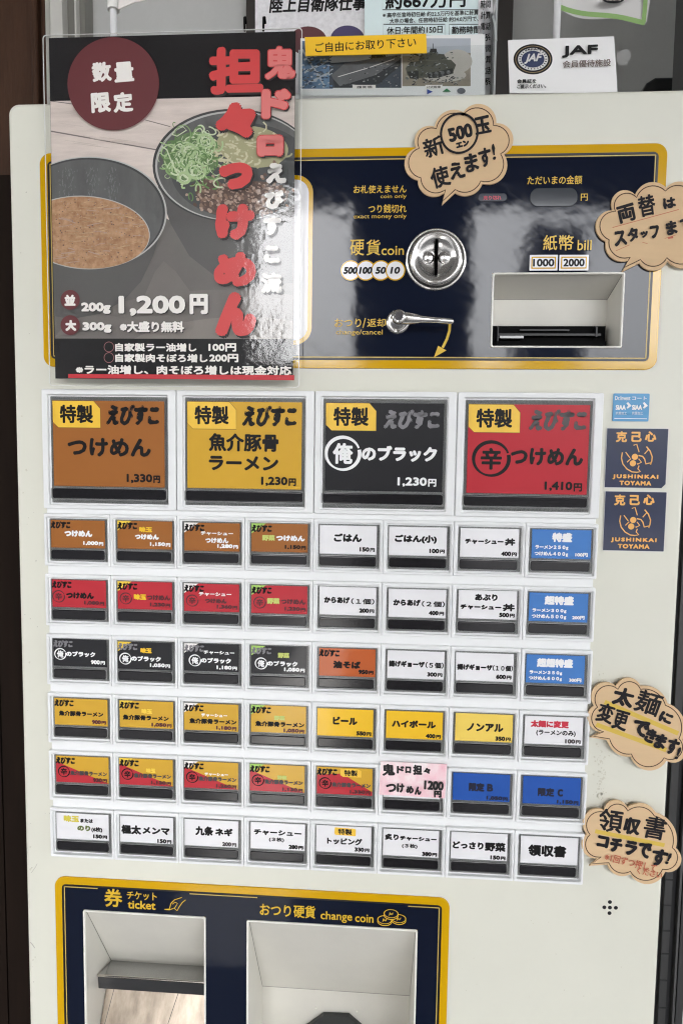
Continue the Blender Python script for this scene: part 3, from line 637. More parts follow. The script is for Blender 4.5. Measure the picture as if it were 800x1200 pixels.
# ================================================================== stickers and cards fixed on the front
def cloud(name, label, zf, scale, cusps, tail, words, lines, yf, grow=1.085):
    """kraft speech-cloud: outline from arcs between cusps, drawn edge line, marker writing"""
    def px(q): return (zf[0] + q[0] / scale, zf[1] + q[1] / scale)
    pts = []
    for a, mid, b in cusps: pts += arc3(px(a), px(mid), px(b), 12) if mid else [px(a)]
    world = [P(u, v, yf) for u, v in pts]
    cx = sum(p[0] for p in world) / len(world); cz = sum(p[1] for p in world) / len(world)
    xs = [p[0] for p in world]; zs = [p[1] for p in world]
    gx, gz = 1 + .0052 / (max(xs) - min(xs)), 1 + .0052 / (max(zs) - min(zs))
    outer = [((x - cx) * gx + cx, (z - cz) * gz + cz) for x, z in world]
    m = MB(yf); m.plate(outer, [], yf, .0014, KRAFT, bev=.0002, res=1); m.h = .00003
    for a, b, w, mm in lines: m.line([P(*a, yf), P(*b, yf)], w, mm)
    m.line(world, .0006, KLINE, closed=True)
    for t, u, v, w, h, mm, bo, ro in words: m.cword(t, u, v, w, h, mm, bo, ro, n=8, rough=.35 if h > 10 else 0)
    if name == 'cloud500':
        c = P(537.6, 156.8, yf); m.line([(c[0] + .0113 * math.cos(t), c[1] + .0118 * math.sin(t)) for t in [1.2 + i * .16 for i in range(42)]], .0014, MARK)
    m.build('speech_cloud_card', None, (cx, yf, cz), label, 'card', 'kraft speech clouds stuck on the machine')
cloud('cloud500', 'brown cloud card about the new 500 yen coin, stuck above the coin slot', (460, 110), 5.333,
      [((165, 340), (168, 255), (272, 218)), ((272, 218), (345, 128), (438, 135)), ((438, 135), (535, 88), (628, 198)), ((628, 198), (722, 265), (672, 375)), ((672, 375), (665, 510), (548, 545)), ((548, 545), (475, 612), (390, 598)), ((390, 598), None, 0), ((314, 668), None, 0), ((328, 598), (240, 615), (175, 525)), ((175, 525), (98, 430), (165, 340))], None,
      [('新', 507.8, 172, 24, 23, MARK, .6, 17), ('500', 539, 155.5, 29, 17, MARK, 1.0, 14), ('エン', 541.5, 169, 16, 7.5, MARK, .8, 14), ('玉', 565, 146.8, 19, 21, MARK, .9, 10), ('使', 515.3, 207.5, 22, 25, MARK, .7, 15), ('え', 535, 200, 18, 20, MARK, .9, 12), ('ま', 552, 191, 16, 22, MARK, .9, 12), ('す', 568, 185, 15, 23, MARK, .9, 12), ('!', 578, 178.4, 3.6, 19, MARK, .5, 8)], [], -.0030)
cloud('cloud_change', 'brown cloud card with 両替 writing at the right end of the coin panel', (680, 200), 6.667,
      [((270, 320), (325, 183), (435, 210)), ((435, 210), (550, 120), (660, 160)), ((660, 160), (790, 120), (880, 220)), ((880, 220), (1010, 330), (920, 500)), ((920, 500), (890, 690), (670, 680)), ((670, 680), (560, 748), (465, 695)), ((465, 695), None, 0), ((338, 757), None, 0), ((385, 675), (280, 668), (220, 540)), ((220, 540), (148, 440), (270, 320))], None,
      [('両', 733.3, 250, 21, 21, MARK, .9, 15), ('替', 757, 241, 20, 25, MARK, .6, 12), ('は', 783.5, 238, 15, 13, MARK, .9, 10), ('ス', 725.8, 279.5, 15, 18, MARK, .9, 10), ('タ', 740.8, 275, 13, 17, MARK, .9, 10), ('ッ', 754, 275, 9, 8, MARK, .8, 10), ('フ', 766, 272, 11, 15, MARK, .9, 10), ('ま', 785.8, 267.5, 13, 17, MARK, .9, 10), ('で', 802, 263, 13, 14, MARK, .9, 10)],
      [((717, 266.7), (794.7, 245.5), .0004, REDPEN), ((721, 294), (737, 287), .0003, REDPEN), ((752, 284), (758, 285.5), .0003, REDPEN), ((782, 279), (788, 278), .0012, REDPEN), ((778, 279.5), (791, 275.5), .0003, REDPEN)], -.0030)
cloud('cloud_noodle', 'brown cloud card with 太麺 writing, upper of the two below the square stickers', (680, 780), 6.667,
      [((130, 325), (138, 190), (290, 185)), ((290, 185), (385, 125), (465, 185)), ((465, 185), (590, 212), (660, 310)), ((660, 310), (775, 420), (765, 570)), ((765, 570), (772, 700), (650, 720)), ((650, 720), (530, 790), (395, 690)), ((395, 690), (288, 665), (225, 572)), ((225, 572), None, 0), ((98, 551), None, 0), ((180, 515), (85, 425), (130, 325))], None,
      [('太', 730, 816.8, 25, 22, MARK, 1.3, -12), ('麺', 759, 823.5, 30, 27, MARK, .65, -16), ('に', 779.7, 840.8, 16, 13, MARK, 1.2, -20), ('変', 709, 835.5, 20, 23, MARK, .75, -14), ('更', 726.5, 843.8, 18, 23, MARK, .75, -14), ('で', 750, 853.2, 20, 19, MARK, 1.3, -14), ('き', 761.5, 861.8, 13, 17, MARK, 1.2, -16), ('ま', 773, 868.5, 14, 18, MARK, 1.2, -16), ('す', 787, 874.5, 14, 20, MARK, 1.2, -16), ('!', 793.5, 882, 3.6, 15, MARK, .8, -16)],
      [((707.8, 822.5), (794, 859.5), .0030, HILITE), ((698, 849), (780, 879), .0030, HILITE)], -.0046)
cloud('cloud_receipt', 'brown cloud card with 領収書 writing, lowest one beside the last button row', (670, 930), 6.154,
      [((128, 295), (118, 175), (245, 140)), ((245, 140), (325, 75), (400, 125)), ((400, 125), (500, 97), (590, 160)), ((590, 160), (712, 260), (720, 390)), ((720, 390), (735, 520), (650, 545)), ((650, 545), (545, 625), (418, 560)), ((418, 560), (325, 565), (265, 498)), ((265, 498), None, 0), ((145, 505), None, 0), ((208, 455), (100, 395), (128, 295))], None,
      [('領', 715, 961.7, 29, 27, MARK, .65, -6), ('収', 740, 968, 20, 20, MARK, 1.2, -8), ('書', 766.7, 969.8, 26, 27, MARK, .55, -8), ('コ', 705.7, 986, 14, 14, MARK, 1.3, -8), ('チ', 721.2, 990, 15, 17, MARK, 1.3, -8), ('ラ', 738.2, 993.4, 15, 17, MARK, 1.3, -8), ('で', 754.5, 996, 16, 18, MARK, 1.2, -8), ('す', 771.6, 1004.7, 19, 21, MARK, 1.2, -10), ('!', 782.5, 1005.5, 3.6, 14, MARK, .8, -20), ('※1回ずつ押して', 738, 1010, 62, 9.5, REDPEN, .15, -11), ('ください', 760, 1022, 30, 8, REDPEN, .15, -10)],
      [((696.8, 974), (778, 990.5), .0028, HILITE)], -.0046)

# navy square stickers with an orange emblem
NVS = mat('navy_sticker', S(24, 36, 72), .3, coat=.6, var=.18, vscale=40, bump=.0001, bscale=60)
ORS = mat('orange_print', S(236, 178, 94), .35)
def square_sticker(du, dv, corner, label):
    z = lambda x, y: (700 + x / 7.277 + du, 490 + y / 7.277 + dv)
    yf = -.0006
    q = [P(*z(*c), yf) for c in ((72, 90), (593, 86), (585, 593), (60, 597))]
    xa, xb = (q[0][0] + q[3][0]) / 2, (q[1][0] + q[2][0]) / 2; za, zb = (q[2][1] + q[3][1]) / 2, (q[0][1] + q[1][1]) / 2
    m = MB(yf); out = rrect(xa, za, xb, zb, .0008, 3)
    if corner: out = [(xa, za), (xb - .0026, za), (xb, za + .0028), (xb, zb), (xa, zb)]
    m.plate(out, [], yf, .0005, NVS, bev=.0001, res=1); m.h = .00003
    m.line([(xa, za), (xb, za), (xb, zb), (xa, zb)], .0004, mat('pale_sticker_edge', S(214, 214, 214), .5), closed=True)
    L = lambda pts, w=9: m.line([P(*z(*p), yf) for p in pts], w / 7.277 * m.px(745, 540), ORS)
    L([(208, 292), (200, 340), (212, 390), (245, 432), (290, 458), (330, 462), (362, 456), (340, 432), (350, 405)], 10)
    L([(236, 290), (272, 338)]); L([(280, 345), (248, 376)]); L([(303, 232), (330, 222), (350, 290)])
    L([(412, 242), (444, 280), (462, 330), (458, 365), (446, 398), (452, 380), (408, 390), (398, 350), (380, 326), (345, 318)], 11); L([(434, 262), (396, 306)])
    L([(346, 346), (370, 376), (335, 394), (340, 384)])
    for x, y in ((314, 330), (297, 385)):
        c = P(*z(x, y), yf); m.poly(ell(c[0], c[1], 27 / 7.277 * m.px(745, 540), 27 / 7.277 * m.px(745, 540), 28), ORS)
    def W(t, x0, y0, x1, y1, bo, sp=1.0): a, b = z(x0, y0), z(x1, y1); m.pword(t, (a[0], a[1], b[0], b[1]), ORS, bo, sp=sp)
    W('克', 152, 112, 248, 206, .6); W('己', 282, 116, 372, 204, .7); W('心', 398, 112, 496, 202, .7); W('JUSHINKAI', 122, 480, 512, 524, .5, 1.3); W('TOYAMA', 180, 534, 452, 574, .5, 1.2)
    m.build('square_sticker', None, ((xa + xb) / 2, yf, (za + zb) / 2), label, 'sticker', 'navy square emblem stickers')
square_sticker(0, 0, True, 'navy square sticker with orange emblem and a clipped corner, right under the light blue one')
square_sticker(-2.0, 74.0, False, 'navy square sticker with orange emblem, lower of the pair')
m = MB(-.0006); a, b = P(716.4, 493.6), P(760.4, 461.4)
m.plate(rrect(a[0], a[1], b[0], b[1], .0008, 4), [], -.0006, .0005, mat('light_blue_sticker', S(74, 150, 200), .35, coat=.5, var=.04), bev=.0001, res=1); m.h = .00003
m.pword('Dr.Invent', (720, 464, 738, 469), tW, .1); m.pword('コート', (740, 464.5, 757, 469), tW, .1)
for u in (720.6, 739.6):
    m.pword('SIAA', (u, 474.5, u + 12, 480.5), tW, .35); m.ppoly([(u + 12.6, 472.5), (u + 14.6, 471.2), (u + 18.6, 475.6), (u + 14, 479), (u + 12.8, 477.8), (u + 14.6, 475.4)], tW)
    m.pword('抗菌加工', (u, 482.5, u + 13, 486), tW, 0)
m.pline([(719, 490.3), (757, 490.8)], .8, tW)
m.build('small_sticker', None, ((a[0] + b[0]) / 2, -.0006, (a[1] + b[1]) / 2), 'small light blue sticker with white print, topmost on the right side', 'sticker')

# ================================================================== laminated poster
YP = -.010
poster = empty('poster', (*P(205, 445, YP)[:1], YP, P(205, 445, YP)[1]), 'laminated noodle poster with red brush lettering and photo of two bowls', 'poster')
PB = mat('poster_black', S(40, 39, 40), .6, spec=.1, var=.06, vscale=30); PD = mat('poster_maroon', S(98, 36, 40), .5)
WOODP = mat('printed_wood', S(226, 213, 204), .5, var=.16, vscale=14, stretch=(1, 1, 7), dark=S(192, 178, 170)); PLANK = mat('printed_plank_gap', S(118, 108, 104), .5)
BOWLI = mat('printed_bowl_inside', S(98, 98, 97), .5, var=.3, vscale=25, stretch=(3, 1, 1)); BOWLO = mat('printed_bowl_outside', S(88, 86, 84), .5, var=.12, vscale=16)
BOWLR = mat('printed_bowl_rim', S(186, 186, 182), .5); BOWLD = mat('printed_bowl_edge', S(58, 58, 58), .5)
SOUP = mat('printed_soup', S(186, 148, 112), .5, var=.25, vscale=220, dark=S(146, 102, 66)); SOUPL = mat('printed_soup_light', S(196, 164, 126), .5, var=.3, vscale=300, dark=S(150, 118, 86))
GRN = [mat('printed_scallion_%s' % n, S(*c), .5) for n, c in (('pale', (176, 200, 148)), ('mid', (138, 172, 112)), ('deep', (98, 132, 76)), ('cream', (206, 218, 184)))]
MEAT = [mat('printed_mince_%s' % n, S(*c), .5) for n, c in (('brown', (136, 108, 92)), ('dark', (92, 70, 60)), ('light', (176, 150, 134)))]
NOOD = [mat('printed_noodle_%s' % n, S(*c), .5) for n, c in (('pale', (206, 202, 168)), ('shade', (170, 166, 128)))]
TABLE = mat('printed_table_shade', S(108, 103, 99), .5, var=.2, vscale=12); TABLEL = mat('printed_table_light', S(132, 125, 118), .5, var=.12, vscale=18); TABLEM = mat('printed_table_mid', S(117, 111, 106), .5, var=.15, vscale=18)
RED = mat('poster_red', S(208, 62, 62), .45, var=.05); PINK = mat('poster_pink', S(222, 120, 116), .45); SHB = mat('poster_letter_shadow', S(34, 30, 30), .5); PW = mat('poster_white', S(236, 232, 226), .5); REDL = mat('poster_red_line', S(196, 42, 52), .5)
m = MB(YP, 1e-6)
TL, TR, BR, BL = (65.5, 38), (349, 34), (345, 441.5), (65, 444.5)
qa, qb = P(65.2, 443.5, YP), P(346.5, 36.5, YP)
xl, zb_, xr, zt_ = qa[0], qa[1], qb[0], qb[1]
m.plate([(xl, zb_), (xr, zb_), (xr, zt_), (xl, zt_)], [], YP, .0004, PB, bev=.00005, res=1); m.h = .00003
def prt(pts, mm, up=True, ztop=115.5, zbot=397): # print a shape, trimmed to the photo area
    w = [P(u, v, YP) for u, v in pts]
    w = boxclip(w, xl + .0002, P(200, zbot, YP)[1], xr - .0002, P(200, ztop, YP)[1])
    if w: m.poly(w, mm, up)
prt([(0, 80), (400, 80), (400, 420), (0, 420)], WOODP)
m.up()
for q in ([(60, 153), (190, 176), (190, 177.4), (60, 154.6)], [(60, 118), (120, 126), (120, 127), (60, 119)], [(170, 140), (200, 148), (200, 149), (170, 141)]): prt(q, PLANK, False)
prt([(186, 250), (205, 262), (230, 280), (360, 300), (360, 420), (60, 420), (60, 362), (120, 345)], TABLE)
prt(ell(240, 400, 180, 60, 60, -3), TABLEM); prt(ell(262, 408, 120, 36, 48, -4), TABLEL); prt([(182, 318), (192, 306), (206, 318), (222, 340), (236, 372), (176, 376), (168, 350)], TABLEM)
# right bowl
prt([(181, 180), (186, 222), (200, 262), (222, 300), (250, 322), (300, 332), (360, 332), (360, 180)], BOWLO)
prt(ell(274, 194, 95, 66.5, 60, 0), BOWLD); prt(ell(275, 194.5, 93, 64.5, 60), BOWLR); prt(ell(276, 195, 91.5, 63, 60), BOWLI)
prt(ell(284, 200, 84, 56, 60), mat('printed_bowl_depth', S(74, 76, 76), .5, var=.2, vscale=30)); 
rnd = random.Random(3)
prt(ell(296, 172, 42, 24, 40, 8), NOOD[1]); prt(ell(224, 184, 34, 28, 40, -30), mat('printed_scallion_base', S(120, 148, 100), .5, var=.35, vscale=120, dark=S(70, 92, 56)))
prt(ell(286, 233, 52, 20, 40, -6), mat('printed_mince_base', S(112, 88, 76), .5, var=.4, vscale=200, dark=S(70, 54, 46))); prt(ell(248, 226, 20, 16, 30, 30), MATS['printed_mince_base'])
for _ in range(90):
    u, v = rnd.gauss(284, 22), rnd.gauss(172, 10); a = rnd.uniform(0, PI); l = rnd.uniform(6, 16)
    if 250 < u < 344 and 150 < v < 205:
        w = [(u + l * math.cos(a + s * .5) * s, v + l * .6 * math.sin(a + s * .6) * s) for s in (-1, -.5, 0, .5, 1)]; m.pline(w, rnd.uniform(1.5, 2.6), rnd.choice(NOOD))
for _ in range(190):
    u, v = rnd.gauss(298, 28), rnd.gauss(232, 14)
    if (u - 284) ** 2 / 82 ** 2 + (v - 200) ** 2 / 56 ** 2 < .96 and u > 226: prt(ell(u, v, rnd.uniform(1.6, 3.2), rnd.uniform(1.4, 2.4), 8, rnd.uniform(0, 90)), rnd.choice(MEAT))
for _ in range(120):
    u, v = rnd.gauss(252, 14), rnd.gauss(230, 10)
    if (u - 284) ** 2 / 84 ** 2 + (v - 200) ** 2 / 57 ** 2 < .98: prt(ell(u, v, rnd.uniform(1.4, 2.8), rnd.uniform(1.2, 2.2), 8, rnd.uniform(0, 90)), rnd.choice(MEAT))
for _ in range(120):
    u, v = rnd.gauss(226, 17), rnd.gauss(183, 14); r = rnd.uniform(4, 10)
    if (u - 284) ** 2 / 92 ** 2 + (v - 196) ** 2 / 62 ** 2 < 1.0 and u < 264:
        t0 = rnd.uniform(0, 360); pts = ell(u, v, r, r * rnd.uniform(.5, .95), 22, rnd.uniform(0, 180), t0, t0 + rnd.uniform(150, 355))
        m.pline(pts, rnd.uniform(1.0, 2.3), rnd.choice(GRN))
for u, v, r in ((230, 200, 11), (241, 166, 9), (222, 176, 8), (216, 209, 7)): m.pline(ell(u, v, r, r * .85, 26, 20), 3.0, GRN[0], closed=True); m.pline(ell(u, v, r * .62, r * .5, 22, 20), 1.1, GRN[3], closed=True)
m.pline([(190, 172), (196, 176), (200, 186), (204, 196), (210, 206)], 1.5, GRN[3]); m.pline([(188, 167), (200, 172), (214, 178)], 1.3, GRN[0]); m.pline([(202, 158), (206, 152), (215, 149), (219, 153), (208, 160), (202, 158)], 1.2, GRN[3])
# left bowl
prt([(60, 240), (195, 240), (192, 262), (180, 300), (166, 330), (146, 352), (118, 368), (84, 374), (60, 370)], BOWLO)
prt(ell(105, 250, 91, 66, 64), BOWLR); prt(ell(104.5, 250, 89.5, 64.8, 64), BOWLD); prt(ell(104, 250.5, 87.5, 63.2, 64), BOWLI)
for u, w in ((78, 16), (108, 12), (132, 9)):
    for _ in range(60):
        uu, vv = rnd.gauss(u, w * .35), rnd.uniform(196, 236); m.pline([(uu, vv), (uu + rnd.uniform(-1, 1), vv + rnd.uniform(1, 4))], .45, mat('bowl_glare_speck', S(124, 126, 126), .5)) if uu > 67 else None  # faint glare flecks drawn into the bowl picture
prt(ell(101, 272.5, 75.5, 42.5, 60, 4), BOWLR); prt(ell(101, 273, 74.5, 42, 60, 4), SOUP); 
for _ in range(420):
    a = rnd.uniform(0, 2 * PI); r = math.sqrt(rnd.random()); u, v = 101 + 72 * r * math.cos(a), 273 + 40 * r * math.sin(a); prt(ell(u, v, rnd.uniform(.4, 1.1), rnd.uniform(.4, .9), 6), rnd.choice([SOUPL, SOUPL, MEAT[1], MEAT[2], MEAT[0]]))
for _ in range(90):
    a = rnd.uniform(0, 2 * PI); r = math.sqrt(rnd.random()); u, v = 101 + 66 * r * math.cos(a), 273 + 36 * r * math.sin(a); l = rnd.uniform(3, 10); t = rnd.uniform(-.3, .3)
    if u > 72: m.pline([(u - l, v - l * t), (u, v + rnd.uniform(-1, 1)), (u + l, v + l * t)], rnd.uniform(.5, 1.3), rnd.choice([SOUPL, SOUP, MATS['printed_mince_light'], SOUPL]))
for _ in range(70):
    u, v = rnd.gauss(228, 16), rnd.gauss(182, 13)
    if u < 262: m.pline(ell(u, v, rnd.uniform(2, 6), rnd.uniform(1.2, 4), 14, rnd.uniform(0, 180), 0, rnd.uniform(120, 300)), rnd.uniform(.5, 1.0), rnd.choice([GRN[3], GRN[2], GRN[0]]))
for _ in range(60):
    u, v = rnd.gauss(290, 26), rnd.gauss(231, 12)
    if (u - 284) ** 2 / 80 ** 2 + (v - 200) ** 2 / 54 ** 2 < .95: prt(ell(u, v, rnd.uniform(.6, 1.4), rnd.uniform(.5, 1.0), 6), MEAT[2])
for _ in range(40):
    v = rnd.uniform(120, 180); u = rnd.uniform(70, 190); l = rnd.uniform(10, 34); prt([(u, v), (u + l, v + l * .14), (u + l, v + l * .14 + .5), (u, v + .5)], mat('printed_grain', S(196, 183, 174), .5)) if v < 182 - abs(u - 105) * .05 and v > 118 and u + l < 184 and v + 12 < 183 else None
# band, disc and lettering
m.ppoly(ell(134, 99.5, 53.5, 54.5, 64), PD)
for t, u, v in (('数', 120.5, 85.5), ('量', 146.5, 85.5), ('限', 119.5, 121.5), ('定', 145.5, 121)): m.cword(t, u, v, 23, 23.5, PW, 1.15, 3, rough=.25)
def brush(t, box, bo, mm, sh=None, out=None, rot=0):
    u0, v0, u1, v1 = box
    if sh: m.pword(t, (u0 + 2, v0 + 2.5, u1 + 2, v1 + 2.5), SHB, bo, rot, n=12)
    if out: m.pword(t, (u0 - 1.0, v0 - 1.0, u1 + 1.0, v1 + 1.0), out, bo + 1.0, rot, n=12)
    m.pword(t, box, mm, bo, rot, n=12, rough=.55)
for t, bx, bo in (('担', (245, 56, 309, 112), 3.0), ('々', (253, 121, 301, 163), 5.0), ('つ', (257, 191, 297, 223), 4.6), ('け', (253, 240, 299, 282), 4.4), ('め', (251, 296, 301, 337), 3.8), ('ん', (253, 342, 301, 395), 5.2)): brush(t, bx, bo, RED, True)
for t, bx, bo in (('鬼', (311, 56, 346, 94), 1.5), ('ド', (307, 106, 341, 140), 2.6), ('ロ', (302, 160, 332, 184), 3.4)): brush(t, bx, bo, PINK, True, RED)
for t, bx, bo in (('え', (312, 192, 336, 216), 1.8), ('び', (311, 224, 333, 246), 1.8), ('す', (309, 254, 330, 277), 1.8), ('こ', (310, 289, 328, 309), 1.8), ('流', (306, 320, 331, 344), 1.4)): brush(t, bx, bo, PW, True)
for v in (352, 381.5): m.ppoly(ell(83.8, v, 11.2, 11.6, 32), PD)
m.cword('並', 83.5, 352.5, 13, 13, PW, .8); m.cword('大', 84.5, 382, 13, 13, PW, 1.0)
def shadowed(t, bx, bo): m.pword(t, (bx[0] + .9, bx[1] + 1, bx[2] + .9, bx[3] + 1), SHB, bo, n=6); m.pword(t, bx, PW, bo)
shadowed('200g', (96.5, 355, 131, 368.5), .9); shadowed('300g', (98, 378, 132, 390.5), .9); shadowed('1,200', (140, 347, 218, 371), 1.5); shadowed('円', (223, 345, 244.5, 369), 1.5); shadowed('※大盛り無料', (141.5, 377, 216.5, 390), .7)
for v in (407, 419.5): m.pline(ell(129, v, 5.6, 5.8, 28), .5, mat('poster_thin_red', S(170, 110, 112), .5), closed=True)
for t, bx, bo in (('自家製ラー油増し', (136, 402.5, 231, 412.5), .45), ('100円', (245, 402.5, 277.5, 412.5), .55), ('自家製肉そぼろ増し', (136, 415, 244, 425), .45), ('200円', (246, 415, 280, 425), .55)): m.pword(t, bx, PW, bo)
m.ppoly([(81.5, 438.6), (345, 440.0), (345, 446), (81.5, 443.2)], REDL); m.pword('※ラー油増し、肉そぼろ増しは現金対応', (89, 428.5, 341, 439.5), PW, .5)
m.build('print', poster)
FILM = glassy('laminate_film', .05, bump=.0018, bscale=10, ior=1.40, fine=.035)
EDGE = mat('laminate_edge', S(226, 226, 222), .3)
m = MB(); a, b = P(59.5, 452.5, YP), P(354.5, 34, YP)
m.plate(rrect(a[0], a[1], b[0], b[1], .0022, 6), [], YP - .0016, .0009, FILM, bev=.0002, res=2)
m.build('clear_lamination', poster)
m = MB(); m.plate(rrect(a[0], a[1], b[0], b[1], .0022, 6), [rrect(a[0] + .0004, a[1] + .0004, b[0] - .0004, b[1] - .0004, .0020, 6)], YP - .0014, .0006, EDGE, bev=.0001, res=1)
m.build('laminate_rim', poster)
for u in (287.5, 310):
    c = at(u, 27, YP); m = MB(); m.tube([(c.x - .003, YP + .012, c.z + .003), (c.x - .001, YP + .002, c.z + .0045), (c.x + .0005, YP - .002, c.z + .002), (c.x + .001, YP - .003, c.z - .002)], .0007, BLACKP, 8)
    m.build('hook', poster)

# ================================================================== behind and on top of the machine
ZTOP = ZT
def sheet(m, pts, y, mm, th=.0003): m.plate([P(u, v, y) for u, v in pts], [], y, th, mm, bev=.00004, res=1)
PAPER = mat('leaflet_paper', S(236, 236, 234), .5, coat=.2, var=.05, vscale=50); TEAL = mat('leaflet_pale_teal', S(218, 234, 234), .5, coat=.2, var=.04)
SPK = mat('leaflet_speckled', S(224, 222, 224), .5, var=.18, vscale=300)
def leaflet(y, pts, mm, draw, label, th=.0006):
    m = MB(y); sheet(m, pts, y, mm, th); m.h = .00003; draw(m)
    xs = [P(u, v, y) for u, v in pts]
    m.build('leaflet', None, (sum(p[0] for p in xs) / len(xs), y, min(p[1] for p in xs)), label, 'leaflet', 'leaflets in the clear rack')
def d1(m):
    m.pword('陸上自衛隊仕事', (316, -5, 429, 14), INK, .6, shear=.12)
    m.ppoly(ell(361, 48, 22, 17, 32), mat('leaflet_dark_red', S(92, 44, 48), .5)); m.ppoly(ell(407, 46, 20, 16, 32), mat('leaflet_purple', S(66, 56, 96), .5))
leaflet(.034, [(299, -14), (432, -16), (432, 110), (299, 110)], SPK, d1, 'pale speckled leaflet headed with bold black characters, leftmost in the rack')
def d2(m):
    for q in ([(448, -6), (566, -6), (566, 11.5), (448, 11.5)], [(449, 28.5), (521, 28.5), (521, 42), (449, 42)], [(526, 28.5), (564, 28.5), (564, 42), (526, 42)]): m.pline(q, .9, INK, closed=True)
    m.pword('約667万円', (451, -9, 545, 10), INK, .6); m.pword('※ 高卒任官時初任給 約22.5万円を基準に計算', (448, 13.5, 560, 19.5), INK, .1); m.pword('大卒の場合、任官時初任給 約24.0万円で、', (456, 20.5, 560, 26.5), INK, .1)
    m.pword('休日:年間約150日', (453, 31, 518, 40), INK, .15); m.pword('勤務時間', (529, 31, 562, 40), INK, .15)
leaflet(.031, [(427, -14), (566, -16), (566, 110), (427, 110)], TEAL, d2, 'pale teal leaflet with boxed black salary figures, behind the tank leaflet')
m = MB(.030)                                   # curled leaflet at the right end
vs = []; fs = []; n = 10
for i in range(n + 1):
    a = PI * .5 * i / n
    for vv in (-16, 112):
        q = at(560, vv, .0305); vs.append((q.x + .011 * math.sin(a), .0305 + .011 * (1 - math.cos(a)), q.z))
fs = [(2 * i, 2 * i + 2, 2 * i + 3, 2 * i + 1) for i in range(n)]
m.add(vs, fs, SPK, True); m.h = .0014
for k, v in enumerate(range(2, 105, 13)): m.pword(('時間', '計算', '電話', '係')[k % 4], (562.5, v, 574, v + 9), INK, .2)
m.build('leaflet', None, (vs[0][0], .0305, vs[1][2]), 'narrow leaflet curling back at the right end of the rack', 'leaflet', 'leaflets in the clear rack')
SKY_ = mat('leaflet_photo_sky', S(176, 182, 190), .5, var=.12, vscale=20); SEA = mat('leaflet_photo_sea', S(64, 70, 80), .5, var=.3, vscale=60, stretch=(1, 1, 5)); SAND = mat('leaflet_photo_sand', S(150, 140, 124), .5, var=.25, vscale=40, stretch=(1, 1, 4)); DUST = mat('leaflet_photo_dust', S(190, 184, 174), .5, var=.1, vscale=60)
SHIP = mat('leaflet_photo_ship', S(104, 104, 106), .5, var=.25, vscale=80); SHIPD = mat('leaflet_photo_ship_dark', S(44, 46, 50), .5); TANK = mat('leaflet_photo_tank', S(82, 82, 70), .5, var=.35, vscale=150); TANKD = mat('leaflet_photo_tank_dark', S(36, 36, 32), .5); JET = mat('leaflet_photo_blue', S(104, 134, 164), .5, var=.4, vscale=60, dark=S(46, 66, 92))
